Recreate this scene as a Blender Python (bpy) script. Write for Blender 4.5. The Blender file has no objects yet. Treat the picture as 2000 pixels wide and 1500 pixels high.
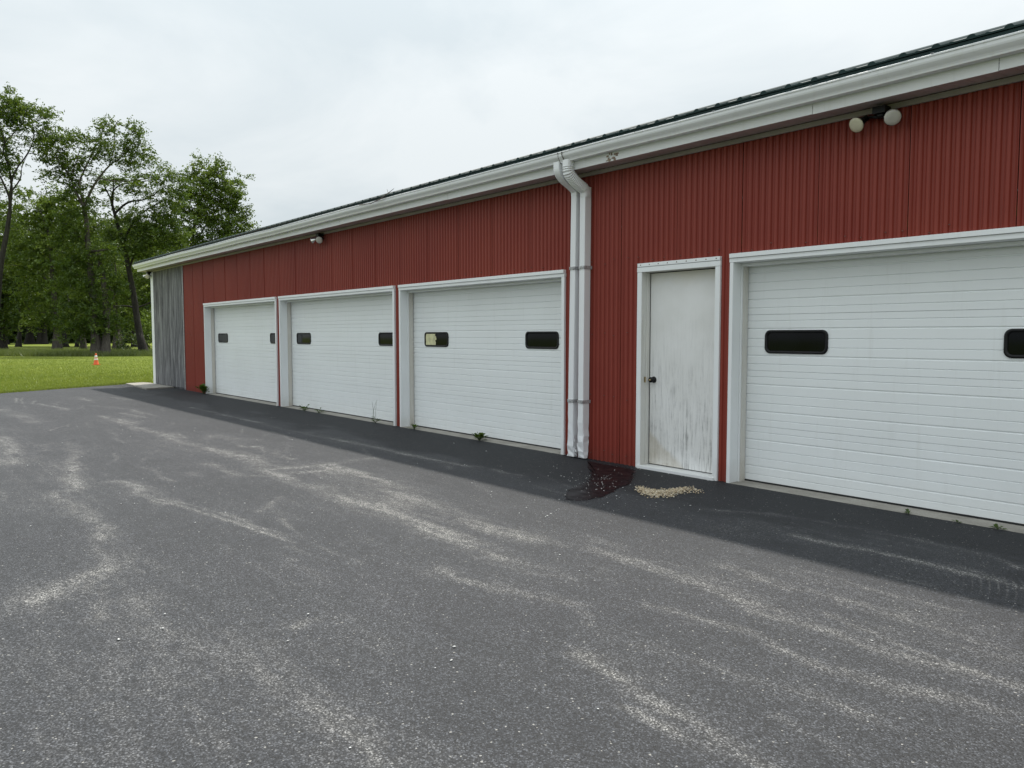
import bpy, math, random
import numpy as np
from mathutils import Matrix, Vector

random.seed(7)
RNG = np.random.default_rng(11)
scene = bpy.context.scene

# ------------------------------------------------------------------ camera
CAM_H, CAM_D = 1.41, 6.3           # height over the asphalt, distance to the wall plane (y = 0)
YAW, PITCH = math.radians(40.04), math.radians(3.62)
FWD_H = np.array([-math.cos(YAW), math.sin(YAW), 0.0])
RIGHT = np.array([FWD_H[1], -FWD_H[0], 0.0])
FWD = FWD_H * math.cos(PITCH) + np.array([0, 0, -math.sin(PITCH)])
UP = np.cross(RIGHT, FWD)
EYE = np.array([0.0, -CAM_D, CAM_H])
cam_data = bpy.data.cameras.new('camera')
cam_data.sensor_fit = 'HORIZONTAL'; cam_data.sensor_width = 36.0; cam_data.lens = 27.0
cam_data.clip_start = 0.05; cam_data.clip_end = 2000
cam = bpy.data.objects.new('camera', cam_data)
scene.collection.objects.link(cam)
cam.matrix_world = Matrix(((RIGHT[0], UP[0], -FWD[0], EYE[0]), (RIGHT[1], UP[1], -FWD[1], EYE[1]),
                           (RIGHT[2], UP[2], -FWD[2], EYE[2]), (0, 0, 0, 1)))
scene.camera = cam

# survey helpers: measured picture positions -> metres
def survey_ray(x, y): return FWD * 1500.0 + RIGHT * (x - 1000.0) + UP * (750.0 - y)
def on_ground(x, y, z=0.0):
    d = survey_ray(x, y); return EYE + d * ((z - CAM_H) / d[2])
def on_wall(x, y, Y=0.0):
    d = survey_ray(x, y); return EYE + d * ((Y + CAM_D) / d[1])
def at_depth(x, y, Z): return EYE + survey_ray(x, y) * (Z / 1500.0)

# ------------------------------------------------------------------ sky, sun, exposure
SUN_DIR = Vector((-1.15, 1.43, 3.45)).normalized()      # towards the sun
world = bpy.data.worlds.new('World'); scene.world = world; world.use_nodes = True
wn, wl = world.node_tree.nodes, world.node_tree.links
for n in list(wn): wn.remove(n)
def W(t, **k):
    n = wn.new(t)
    for a, v in k.items(): setattr(n, a, v)
    return n
w_out = W('ShaderNodeOutputWorld'); w_bg = W('ShaderNodeBackground'); w_tc = W('ShaderNodeTexCoord')
w_sky = W('ShaderNodeTexSky', sky_type='NISHITA', sun_disc=False)
w_sky.sun_elevation = math.asin(SUN_DIR.z); w_sky.sun_rotation = math.atan2(SUN_DIR.x, SUN_DIR.y)
w_sky.air_density = 1.0; w_sky.dust_density = 3.0
w_sep = W('ShaderNodeSeparateXYZ'); wl.new(w_tc.outputs['Generated'], w_sep.inputs[0])
w_el = W('ShaderNodeMath', operation='MAXIMUM'); wl.new(w_sep.outputs['Z'], w_el.inputs[0]); w_el.inputs[1].default_value = 0.0
# overcast luminance: rises steadily from the horizon to the zenith
w_e2 = W('ShaderNodeMath', operation='MULTIPLY'); wl.new(w_el.outputs[0], w_e2.inputs[0]); wl.new(w_el.outputs[0], w_e2.inputs[1])
w_gr = W('ShaderNodeMath', operation='MULTIPLY_ADD'); wl.new(w_e2.outputs[0], w_gr.inputs[0])
w_gr.inputs[1].default_value = 0.95; w_gr.inputs[2].default_value = 0.70
# cloud sheet seen in perspective
w_den = W('ShaderNodeMath', operation='ADD'); wl.new(w_el.outputs[0], w_den.inputs[0]); w_den.inputs[1].default_value = 0.22
w_px = W('ShaderNodeMath', operation='DIVIDE'); wl.new(w_sep.outputs['X'], w_px.inputs[0]); wl.new(w_den.outputs[0], w_px.inputs[1])
w_py = W('ShaderNodeMath', operation='DIVIDE'); wl.new(w_sep.outputs['Y'], w_py.inputs[0]); wl.new(w_den.outputs[0], w_py.inputs[1])
w_cmb = W('ShaderNodeCombineXYZ'); wl.new(w_px.outputs[0], w_cmb.inputs[0]); wl.new(w_py.outputs[0], w_cmb.inputs[1])
w_cmb.inputs[2].default_value = 3.7
w_n1 = W('ShaderNodeTexNoise'); w_n1.inputs['Scale'].default_value = 1.15; w_n1.inputs['Detail'].default_value = 6
w_n1.inputs['Roughness'].default_value = 0.55; w_n1.inputs['Distortion'].default_value = 0.5
wl.new(w_cmb.outputs[0], w_n1.inputs['Vector'])
w_ramp = W('ShaderNodeValToRGB'); wl.new(w_n1.outputs['Fac'], w_ramp.inputs[0])
e = w_ramp.color_ramp.elements
e[0].position = 0.36; e[0].color = (0.80, 0.885, 0.925, 1)
e[1].position = 0.60; e[1].color = (0.975, 1.035, 1.055, 1)
w_mul = W('ShaderNodeVectorMath', operation='SCALE'); wl.new(w_ramp.outputs[0], w_mul.inputs[0]); wl.new(w_gr.outputs[0], w_mul.inputs['Scale'])
w_nis = W('ShaderNodeVectorMath', operation='SCALE'); wl.new(w_sky.outputs[0], w_nis.inputs[0]); w_nis.inputs['Scale'].default_value = 0.006
w_add = W('ShaderNodeVectorMath', operation='ADD'); wl.new(w_mul.outputs[0], w_add.inputs[0]); wl.new(w_nis.outputs[0], w_add.inputs[1])
wl.new(w_add.outputs[0], w_bg.inputs['Color']); w_bg.inputs['Strength'].default_value = 1.0
wl.new(w_bg.outputs[0], w_out.inputs['Surface'])

sun_data = bpy.data.lights.new('sun', 'SUN'); sun_data.energy = 4.0; sun_data.angle = math.radians(1.6)
sun_data.color = (1.0, 0.95, 0.87)
sun = bpy.data.objects.new('sun', sun_data); scene.collection.objects.link(sun)
sun.rotation_euler = SUN_DIR.to_track_quat('Z', 'Y').to_euler()
sun.location = (0, 0, 40)

vs = scene.view_settings
vs.view_transform = 'Standard'; vs.look = 'None'; vs.gamma = 1.0; vs.use_curve_mapping = False
vs.exposure = 0.15
scene.render.engine = 'CYCLES'
scene.render.resolution_x, scene.render.resolution_y = 1024, 768

# ------------------------------------------------------------------ mesh helpers
COL = scene.collection
class MB:
    """collects vertices and faces for one mesh object"""
    def __init__(s): s.v = []; s.f = []
    def quad(s, a, b, c, d):
        i = len(s.v); s.v += [tuple(a), tuple(b), tuple(c), tuple(d)]; s.f.append((i, i+1, i+2, i+3)); return s
    def box(s, x0, x1, y0, y1, z0, z1):
        i = len(s.v)
        s.v += [(x0,y0,z0),(x1,y0,z0),(x1,y1,z0),(x0,y1,z0),(x0,y0,z1),(x1,y0,z1),(x1,y1,z1),(x0,y1,z1)]
        s.f += [tuple(i+k for k in q) for q in ((0,3,2,1),(4,5,6,7),(0,1,5,4),(1,2,6,5),(2,3,7,6),(3,0,4,7))]; return s
    def extrude_x(s, prof, xs, closed=False, caps=True, wob=None):
        """profile (y,z) drawn along the stations xs"""
        n = len(prof); base = len(s.v)
        for k, x in enumerate(xs):
            dy, dz = wob[k] if wob is not None else (0, 0)
            for (y, z) in prof: s.v.append((x, y+dy, z+dz))
        m = n if closed else n-1
        for k in range(len(xs)-1):
            for j in range(m):
                a = base+k*n+j; b = base+k*n+(j+1) % n
                s.f.append((a, b, b+n, a+n))
        if closed and caps:
            s.f.append(tuple(base+j for j in range(n))[::-1]); e0 = base+(len(xs)-1)*n
            s.f.append(tuple(e0+j for j in range(n)))
        return s
    def tube(s, pts, rad, seg=8, cap=True):
        pts = [np.array(p, float) for p in pts]; n = len(pts); base = len(s.v)
        up = np.array([0.31, 0.17, 0.93])
        for i, p in enumerate(pts):
            d = pts[min(i+1, n-1)] - pts[max(i-1, 0)]; d /= (np.linalg.norm(d)+1e-9)
            a = np.cross(d, up); a /= (np.linalg.norm(a)+1e-9); b = np.cross(d, a)
            r = rad[i] if hasattr(rad, '__len__') else rad
            for k in range(seg):
                t = 2*math.pi*k/seg; q = p + (a*math.cos(t)+b*math.sin(t))*r; s.v.append(tuple(q))
        for i in range(n-1):
            for k in range(seg):
                k2 = (k+1) % seg
                s.f.append((base+i*seg+k, base+i*seg+k2, base+(i+1)*seg+k2, base+(i+1)*seg+k))
        if cap:
            s.f.append(tuple(base+k for k in range(seg))[::-1]); s.f.append(tuple(base+(n-1)*seg+k for k in range(seg)))
        return s
    def lathe(s, prof, seg=24, mat=None):
        """profile (r, z) round the local z axis, optional matrix"""
        base = len(s.v); n = len(prof)
        for (r, z) in prof:
            for k in range(seg):
                t = 2*math.pi*k/seg; p = Vector((r*math.cos(t), r*math.sin(t), z))
                if mat is not None: p = mat @ p
                s.v.append(tuple(p))
        for i in range(n-1):
            for k in range(seg):
                k2 = (k+1) % seg
                s.f.append((base+i*seg+k, base+i*seg+k2, base+(i+1)*seg+k2, base+(i+1)*seg+k))
        s.f.append(tuple(base+k for k in range(seg))[::-1]); s.f.append(tuple(base+(n-1)*seg+k for k in range(seg)))
        return s
    def mesh(s, name, mat, smooth=False):
        me = bpy.data.meshes.new(name); me.from_pydata(s.v, [], s.f); me.update()
        if mat: me.materials.append(mat)
        if smooth:
            me.polygons.foreach_set('use_smooth', [True]*len(me.polygons))
        return me
    def build(s, name, mat, parent=None, smooth=False, bevel=0.0):
        o = bpy.data.objects.new(name, s.mesh(name, mat, smooth)); COL.objects.link(o)
        if parent: o.parent = parent
        if bevel:
            b = o.modifiers.new('edge', 'BEVEL'); b.width = bevel; b.segments = 2; b.limit_method = 'ANGLE'
        return o
def mesh_np(name, V, F, mat, attrs=None, smooth=False):
    """quads or triangles straight from arrays"""
    me = bpy.data.meshes.new(name); k = F.shape[1]
    me.vertices.add(len(V)); me.vertices.foreach_set('co', V.astype(np.float32).ravel())
    me.loops.add(F.size); me.loops.foreach_set('vertex_index', F.astype(np.int32).ravel())
    me.polygons.add(len(F)); me.polygons.foreach_set('loop_start', np.arange(0, F.size, k, dtype=np.int32))
    me.polygons.foreach_set('loop_total', np.full(len(F), k, dtype=np.int32))
    if smooth: me.polygons.foreach_set('use_smooth', np.ones(len(F), dtype=bool))
    for an, av in (attrs or {}).items():
        a = me.attributes.new(an, 'FLOAT', 'POINT'); a.data.foreach_set('value', av.astype(np.float32))
    me.update(calc_edges=True); me.validate()
    me.materials.append(mat); return me
def link(name, me, parent=None):
    o = bpy.data.objects.new(name, me); COL.objects.link(o)
    if parent: o.parent = parent
    return o
def empty(name, loc=(0, 0, 0)):
    o = bpy.data.objects.new(name, None); COL.objects.link(o); o.location = loc; o.empty_display_size = 0.2; return o
def tag(o, label=None, cat=None, group=None, kind=None):
    if label: o['label'] = label
    if cat: o['category'] = cat
    if group: o['group'] = group
    if kind: o['kind'] = kind
    return o

def vnoise(x, y, seed=0):
    """smooth value noise on arrays, 0..1"""
    xi = np.floor(x).astype(np.int64); yi = np.floor(y).astype(np.int64); xf = x-xi; yf = y-yi
    def h(a, b):
        n = (a*374761393 + b*668265263 + seed*974711) & 0x7fffffff
        n = ((n ^ (n >> 13))*1274126177) & 0x7fffffff
        return ((n ^ (n >> 16)) & 0xffff)/65535.0
    u = xf*xf*(3-2*xf); v = yf*yf*(3-2*yf)
    return (h(xi, yi)*(1-u)+h(xi+1, yi)*u)*(1-v) + (h(xi, yi+1)*(1-u)+h(xi+1, yi+1)*u)*v
def fbm(x, y, seed=0, o=4):
    t = 0; a = 0.5
    for k in range(o): t = t + a*vnoise(x*2**k, y*2**k, seed+k); a *= 0.5
    return t/(1-0.5**o)

# ------------------------------------------------------------------ materials
class Mat:
    def __init__(s, name):
        s.m = bpy.data.materials.new(name); s.m.use_nodes = True
        s.n, s.l = s.m.node_tree.nodes, s.m.node_tree.links
        s.b = s.n['Principled BSDF']; s.out = s.n['Material Output']
        s.geo = s.n.new('ShaderNodeNewGeometry'); s.pos = s.geo.outputs['Position']
    def val(s, **k):
        names = dict(rough='Roughness', metal='Metallic', spec='Specular IOR Level', ior='IOR', alpha='Alpha', coat='Coat Weight')
        for a, v in k.items(): s.b.inputs[names[a]].default_value = v
        return s
    def color(s, c): s.b.inputs['Base Color'].default_value = (*c, 1); return s
    def scale(s, sx, sy, sz, vec=None):
        n = s.n.new('ShaderNodeVectorMath'); n.operation = 'MULTIPLY'; s.l.new(vec or s.pos, n.inputs[0]); n.inputs[1].default_value = (sx, sy, sz)
        return n.outputs[0]
    def noise(s, scale, detail=4, rough=0.55, vec=None, dist=0.0):
        n = s.n.new('ShaderNodeTexNoise'); s.l.new(vec or s.pos, n.inputs['Vector'])
        n.inputs['Scale'].default_value = scale; n.inputs['Detail'].default_value = detail; n.inputs['Roughness'].default_value = rough
        n.inputs['Distortion'].default_value = dist
        return n.outputs['Fac']
    def vor(s, scale, feature='F1', out='Color', vec=None):
        n = s.n.new('ShaderNodeTexVoronoi'); n.feature = feature; s.l.new(vec or s.pos, n.inputs['Vector']); n.inputs['Scale'].default_value = scale
        return n.outputs[out]
    def ramp(s, fac, *stops):
        n = s.n.new('ShaderNodeValToRGB'); s.l.new(fac, n.inputs[0]); el = n.color_ramp.elements
        while len(el) < len(stops): el.new(0.5)
        for e_, (p, c) in zip(el, stops):
            e_.position = p; e_.color = (*c, 1) if hasattr(c, '__len__') else (c, c, c, 1)
        return n.outputs[0]
    def mix(s, fac, a, b, blend='MIX'):
        n = s.n.new('ShaderNodeMix'); n.data_type = 'RGBA'; n.blend_type = blend; n.clamp_factor = True
        for sock, v in ((n.inputs[0], fac), (n.inputs[6], a), (n.inputs[7], b)):
            if hasattr(v, 'links') or isinstance(v, bpy.types.NodeSocket): s.l.new(v, sock)
            elif hasattr(v, '__len__'): sock.default_value = (*v, 1)
            else: sock.default_value = v
        return n.outputs[2]
    def math(s, op, a, b=0.0, c=None, clamp=False):
        n = s.n.new('ShaderNodeMath'); n.operation = op; n.use_clamp = clamp
        for k, v in enumerate((a, b) if c is None else (a, b, c)):
            if isinstance(v, bpy.types.NodeSocket): s.l.new(v, n.inputs[k])
            else: n.inputs[k].default_value = v
        return n.outputs[0]
    def attr(s, name):
        n = s.n.new('ShaderNodeAttribute'); n.attribute_name = name; return n.outputs['Fac']
    def sep(s):
        n = s.n.new('ShaderNodeSeparateXYZ'); s.l.new(s.pos, n.inputs[0]); return n.outputs
    def base(s, sock): s.l.new(sock, s.b.inputs['Base Color']); return s
    def roughness(s, sock): s.l.new(sock, s.b.inputs['Roughness']); return s
    def bump(s, h, strength=0.3, dist=0.01):
        n = s.n.new('ShaderNodeBump'); s.l.new(h, n.inputs['Height']); n.inputs['Strength'].default_value = strength; n.inputs['Distance'].default_value = dist
        s.l.new(n.outputs[0], s.b.inputs['Normal']); return s

def m_red():
    m = Mat('red_painted_steel').val(rough=0.48, spec=0.35)
    big = m.noise(0.7, 4, 0.6); streak = m.noise(1.0, 5, 0.6, m.scale(9, 9, 0.5))
    c = m.mix(m.ramp(big, (0.3, 0.0), (0.7, 1.0)), (0.222, 0.031, 0.020), (0.260, 0.043, 0.026))
    c = m.mix(m.math('MULTIPLY', m.ramp(streak, (0.5, 0.0), (0.8, 1.0)), 0.35), c, (0.235, 0.040, 0.029))
    z = m.sep()['Z']; dirt = m.ramp(m.math('ADD', z, m.math('MULTIPLY', m.noise(6, 5), 0.35)), (0.0, 1.0), (0.36, 0.0))
    c = m.mix(m.math('MULTIPLY', dirt, 0.5), c, (0.09, 0.03, 0.022))
    sp = m.ramp(m.vor(7.0, 'F1', 'Distance'), (0.012, 1.0), (0.02, 0.0))
    c = m.mix(m.math('MULTIPLY', sp, 0.5), c, (0.5, 0.38, 0.34))
    return m.base(c).m
def m_white(name, col=(0.80, 0.82, 0.82), dirt=0.25, rough=0.42, foot=0.35):
    m = Mat(name).val(rough=rough, spec=0.4)
    n1 = m.noise(1.3, 5, 0.6); n2 = m.noise(1.0, 6, 0.65, m.scale(14, 14, 1.1))
    c = m.mix(m.math('MULTIPLY', m.ramp(n1, (0.4, 0.0), (0.75, 1.0)), dirt), col, (0.62, 0.63, 0.61))
    c = m.mix(m.math('MULTIPLY', m.ramp(n2, (0.56, 0.0), (0.8, 1.0)), dirt*1.2), c, (0.5, 0.49, 0.45))
    z = m.sep()['Z']; d = m.ramp(m.math('ADD', z, m.math('MULTIPLY', m.noise(9, 5), 0.3)), (0.05, 1.0), (0.4, 0.0))
    c = m.mix(m.math('MULTIPLY', d, foot), c, (0.42, 0.39, 0.34))
    return m.base(c).m
def m_entry():
    m = Mat('stained_white_door_paint').val(rough=0.5, spec=0.35)
    z = m.sep()['Z']; x = m.sep()['X']
    st = m.noise(1.0, 8, 0.72, m.scale(44, 44, 3.4), 0.3); bl = m.noise(5, 6, 0.7)
    low = m.ramp(m.math('MULTIPLY', z, 0.4), (0.02, 1.0), (0.28, 0.8), (0.48, 0.22), (0.68, 0.02))
    k = m.math('MULTIPLY', m.math('MULTIPLY', m.ramp(st, (0.46, 0.0), (0.63, 1.0)), low), m.ramp(bl, (0.35, 0.15), (0.6, 1.0)))
    c = m.mix(m.ramp(m.noise(2.2, 5), (0.35, 0.0), (0.7, 1.0)), (0.80, 0.80, 0.79), (0.72, 0.72, 0.70))
    c = m.mix(m.math('MULTIPLY', k, 0.85), c, (0.26, 0.255, 0.255))
    # tan splash stain in the lower left corner, yellowed band at the head
    t = m.math('ADD', m.math('MULTIPLY', m.math('ADD', x, 5.3), 0.75), z)
    t = m.math('ADD', t, m.math('MULTIPLY', m.noise(7, 4), 0.12))
    c = m.mix(m.math('MULTIPLY', m.ramp(t, (0.40, 1.0), (0.46, 0.0)), m.ramp(bl, (0.3, 0.35), (0.7, 0.8))), c, (0.50, 0.45, 0.36))
    y = m.math('ADD', z, m.math('MULTIPLY', m.noise(3, 4), 0.25))
    c = m.mix(m.math('MULTIPLY', m.ramp(m.math('MULTIPLY', y, 0.4), (0.82, 0.0), (0.89, 1.0)), 0.4), c, (0.62, 0.56, 0.38))
    return m.base(c).m
def m_wood():
    m = Mat('weathered_grey_wood').val(rough=0.85, spec=0.2)
    oi = m.n.new('ShaderNodeObjectInfo')
    off = m.n.new('ShaderNodeVectorMath'); off.operation = 'ADD'
    cb = m.n.new('ShaderNodeCombineXYZ'); m.l.new(m.math('MULTIPLY', oi.outputs['Random'], 40.0), cb.inputs[2])
    m.l.new(m.pos, off.inputs[0]); m.l.new(cb.outputs[0], off.inputs[1])
    g = m.noise(1.0, 7, 0.7, m.scale(26, 26, 1.3, off.outputs[0]), 0.6); pch = m.noise(1.0, 5, 0.6, m.scale(6, 6, 0.9, off.outputs[0]))
    c = m.ramp(g, (0.36, (0.035, 0.035, 0.037)), (0.5, (0.14, 0.14, 0.146)), (0.62, (0.34, 0.34, 0.345)))
    c = m.mix(m.ramp(pch, (0.45, 0.0), (0.70, 0.5)), c, (0.22, 0.22, 0.23))
    c = m.mix(m.math('MULTIPLY', oi.outputs['Random'], 0.35), c, (0.10, 0.10, 0.105))
    return m.base(c).bump(g, 0.5, 0.006).m
def m_simple(name, col, rough=0.5, metal=0.0, spec=0.5, var=0.12, sc=12):
    m = Mat(name).val(rough=rough, metal=metal, spec=spec)
    d = tuple(x*(1-var*2) for x in col); u = tuple(min(1, x*(1+var)) for x in col)
    return m.base(m.ramp(m.noise(sc, 5, 0.6), (0.3, d), (0.7, u))).m
def m_asphalt():
    m = Mat('worn_asphalt').val(spec=0.35)
    wear, seal_shade = m.attr('wear'), m.attr('seal_shade')    # seal: younger sealer along the building, blackened further to paint in eave shade
    n_big = m.noise(0.35, 5, 0.6); n_mid = m.noise(3.0, 6, 0.7)
    n_str = m.noise(1.0, 6, 0.7, m.scale(1.3, 11, 1), 0.6)
    n_fin = m.noise(28, 4, 0.7)
    scr = m.ramp(n_str, (0.46, 0.0), (0.70, 1.0))
    n_rag = m.noise(1.0, 7, 0.72, m.scale(7, 13, 1), 0.8)
    p = m.math('MULTIPLY', wear, m.ramp(n_rag, (0.34, 0.18), (0.52, 0.72), (0.70, 1.15)))
    p = m.math('ADD', p, m.math('MULTIPLY', scr, m.math('MULTIPLY_ADD', wear, 0.25, 0.10)))
    p = m.math('ADD', p, m.math('MULTIPLY', m.math('SUBTRACT', n_mid, 0.5), 0.36))
    p = m.math('ADD', p, m.math('MULTIPLY', m.math('SUBTRACT', n_big, 0.5), 0.20))
    p = m.math('ADD', p, m.math('MULTIPLY', m.math('SUBTRACT', n_fin, 0.5), 0.22))
    # tyre scrub: fine concentric arcs by the near door
    ds = m.n.new('ShaderNodeVectorMath'); ds.operation = 'DISTANCE'; m.l.new(m.pos, ds.inputs[0]); ds.inputs[1].default_value = tuple(on_ground(1375, 1065))
    arcs = m.ramp(m.math('SINE', m.math('MULTIPLY', m.math('ADD', ds.outputs['Value'], m.math('MULTIPLY', n_mid, 0.02)), 150.0)), (0.35, 0.0), (1.0, 1.0))
    p = m.math('ADD', p, m.math('MULTIPLY', m.math('MULTIPLY', arcs, m.attr('scrub')), 0.42))
    p = m.math('ADD', p, 0.11)
    p = m.math('SUBTRACT', p, m.math('MULTIPLY', seal_shade, 0.10), clamp=True)
    base = m.ramp(p, (0.0, (0.027, 0.029, 0.033)), (0.25, (0.050, 0.052, 0.057)), (0.6, (0.112, 0.111, 0.110)), (1.0, (0.200, 0.197, 0.188)))
    base = m.mix(m.math('MULTIPLY', seal_shade, 0.85), base, m.mix(1.0, base, (0.24, 0.25, 0.29), 'MULTIPLY'))
    v = m.n.new('ShaderNodeTexVoronoi'); v.inputs['Scale'].default_value = 150; m.l.new(m.pos, v.inputs['Vector'])
    sp = m.n.new('ShaderNodeSeparateColor'); m.l.new(v.outputs['Color'], sp.inputs[0])
    r1, r2 = sp.outputs[0], sp.outputs[1]
    # every stone has its own tone; the joints between stones stay tarry
    tone = m.ramp(r1, (0.0, 0.10), (0.45, 0.62), (0.85, 1.65), (1.0, 2.7))
    c = m.mix(1.0, base, tone, 'MULTIPLY')
    gap = m.ramp(v.outputs['Distance'], (0.42, 0.0), (0.75, 0.75))
    c = m.mix(gap, c, (0.022, 0.023, 0.026))
    c = m.mix(m.math('MULTIPLY', m.math('GREATER_THAN', r2, 0.9965), 0.6), c, (0.42, 0.41, 0.38))
    m.base(c)
    m.l.new(m.math('MULTIPLY_ADD', r1, 0.2, 0.62), m.b.inputs['Roughness'])
    h = m.math('ADD', m.math('SUBTRACT', 1.0, v.outputs['Distance']), m.math('MULTIPLY', r1, 0.5))
    return m.bump(h, 0.5, 0.005).m
def m_lawn():
    m = Mat('mown_lawn').val(rough=0.9, spec=0.1)
    n1 = m.noise(0.25, 5, 0.6); n2 = m.noise(9, 5, 0.7); n3 = m.noise(1.0, 4, 0.6, m.scale(0.5, 2.6, 1))
    c = m.ramp(n2, (0.3, (0.075, 0.105, 0.016)), (0.55, (0.14, 0.18, 0.028)), (0.75, (0.22, 0.25, 0.055)))
    c = m.mix(m.ramp(n1, (0.35, 0.0), (0.7, 0.55)), c, (0.22, 0.24, 0.045))
    c = m.mix(m.ramp(n3, (0.5, 0.0), (0.75, 0.45)), c, (0.14, 0.185, 0.028))
    return m.base(c).bump(n2, 0.8, 0.03).m
def m_leaf(name, lo, mid, hi, trans=0.42):
    m = Mat(name); t = m.attr('tint'); c = m.ramp(t, (0.0, lo), (0.5, mid), (1.0, hi))
    n, l = m.n, m.l
    d = n.new('ShaderNodeBsdfDiffuse'); tr = n.new('ShaderNodeBsdfTranslucent'); mx = n.new('ShaderNodeMixShader'); gl = n.new('ShaderNodeBsdfGlossy'); mx2 = n.new('ShaderNodeMixShader')
    l.new(c, d.inputs[0]); l.new(m.mix(0.5, c, (0.16, 0.22, 0.02)), tr.inputs[0]); mx.inputs[0].default_value = trans
    l.new(d.outputs[0], mx.inputs[1]); l.new(tr.outputs[0], mx.inputs[2])
    gl.inputs['Roughness'].default_value = 0.45; gl.inputs[0].default_value = (0.8, 0.85, 0.8, 1); mx2.inputs[0].default_value = 0.035
    l.new(mx.outputs[0], mx2.inputs[1]); l.new(gl.outputs[0], mx2.inputs[2]); l.new(mx2.outputs[0], m.out.inputs['Surface'])
    n.remove(m.b); return m.m
def m_bark(name, a, b):
    m = Mat(name).val(rough=0.9, spec=0.15)
    g = m.noise(1.0, 6, 0.7, m.scale(9, 9, 1.6), 0.4)
    return m.base(m.ramp(g, (0.3, a), (0.7, b))).bump(g, 0.8, 0.05).m
def m_glass():
    m = Mat('dark_window_glass').val(rough=0.05, spec=0.13)
    return m.base(m.ramp(m.noise(3, 3), (0.3, (0.0015, 0.002, 0.003)), (0.7, (0.004, 0.005, 0.007)))).m
def m_water():
    m = Mat('wet_asphalt_film').val(spec=0.16, ior=1.33)
    v = m.vor(120, 'F1', 'Distance'); n = m.noise(8, 4)
    m.base(m.ramp(v, (0.1, (0.006, 0.005, 0.006)), (0.6, (0.012, 0.010, 0.012))))
    m.roughness(m.ramp(n, (0.35, 0.30), (0.7, 0.5)))
    f = m.math('ADD', m.attr('film'), m.math('MULTIPLY', m.math('SUBTRACT', m.noise(26, 6, .75), .5), 1.0))
    m.l.new(m.ramp(f, (0.1, 0.0), (0.7, 0.96)), m.b.inputs['Alpha'])
    return m.bump(m.math('ADD', v, n), 0.12, 0.004).m
def m_concrete():
    m = Mat('old_concrete').val(rough=0.85, spec=0.25)
    a = m.noise(3, 6, 0.65); b = m.noise(60, 4, 0.6)
    c = m.ramp(a, (0.3, (0.22, 0.205, 0.18)), (0.7, (0.40, 0.38, 0.34)))
    return m.base(m.mix(m.ramp(b, (0.45, 0.0), (0.7, 0.4)), c, (0.17, 0.16, 0.145))).bump(b, 0.3, 0.004).m

RED = m_red()
WHITE = m_white('white_vinyl_trim', (0.83, 0.85, 0.86), 0.18)
DOORW = m_white('white_door_enamel', (0.82, 0.85, 0.855), 0.16, 0.45, 0.18)
GUTTER = m_white('white_aluminium', (0.76, 0.77, 0.78), 0.28, 0.38, 0.2)
PIPEW = m_white('white_downspout_paint', (0.80, 0.81, 0.83), 0.2, 0.35, 0.15)
ENTRY = m_entry(); WOOD = m_wood(); ASPHALT = m_asphalt(); LAWN = m_lawn(); CONCRETE = m_concrete(); GLASS = m_glass(); WATER = m_water()
SOFFIT = m_simple('taupe_soffit', (0.56, 0.50, 0.485), 0.6, var=0.06, sc=3)
MOULD = m_simple('taupe_moulding', (0.36, 0.325, 0.315), 0.6, var=0.08, sc=3)
ROOFG = m_simple('dark_green_steel', (0.010, 0.030, 0.030), 0.6, spec=0.25, var=0.15, sc=2)
ROOFTOP = ROOFG
BLACKM = m_simple('black_plastic', (0.007, 0.007, 0.008), 0.45, spec=0.3, var=0.2)
RUBBER = m_simple('black_rubber', (0.015, 0.015, 0.016), 0.7, var=0.2)
ZINC = m_simple('zinc_steel', (0.50, 0.50, 0.51), 0.4, metal=0.25, var=0.25, sc=40)
DARKSCREW = m_simple('dark_screw', (0.20, 0.10, 0.08), 0.5, metal=0.3)
LENSW = m_simple('frosted_lamp_glass', (0.62, 0.58, 0.44), 0.25, var=0.05, sc=20)
LENSG = m_simple('grey_lamp_glass', (0.50, 0.48, 0.44), 0.25, var=0.06, sc=20)
SILVER = m_simple('silvered_lamp_back', (0.75, 0.75, 0.74), 0.22, metal=0.95, var=0.05)
ORANGE = m_simple('orange_cone_plastic', (0.72, 0.12, 0.025), 0.5, var=0.08)
CONEW = m_simple('white_reflective_band', (0.8, 0.8, 0.8), 0.4, var=0.04)
TAPE = m_simple('yellowed_paper_tape', (0.62, 0.60, 0.36), 0.6, var=0.14, sc=14)
GREYP = m_simple('grey_panel', (0.035, 0.037, 0.042), 0.6)
BRASS = m_simple('brass', (0.55, 0.42, 0.2), 0.3, metal=0.9)
def m_pellet():
    m = Mat('tan_pellets').val(rough=0.8, spec=0.2)
    return m.base(m.ramp(m.attr('tint'), (0.0, (0.32, 0.24, 0.15)), (0.3, (0.55, 0.44, 0.29)), (0.75, (0.70, 0.60, 0.44)), (1.0, (0.80, 0.75, 0.64)))).m
PELLET = m_pellet()
CHIPS = m_simple('white_paint_chips', (0.72, 0.72, 0.70), 0.7, var=0.1, sc=60)
TWIG = m_simple('dry_twig', (0.09, 0.07, 0.055), 0.9)
RUST = m_simple('rust_stain_caulk', (0.33, 0.25, 0.19), 0.8, var=0.35, sc=70)

# ------------------------------------------------------------------ ground
lawn = MB().quad((-420, -200, -0.012), (120, -200, -0.012), (120, 330, -0.012), (-420, 330, -0.012)).build('ground', LAWN)
tag(lawn, 'wide mown green lawn reaching back to the trees', 'lawn', kind='structure')

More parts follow.
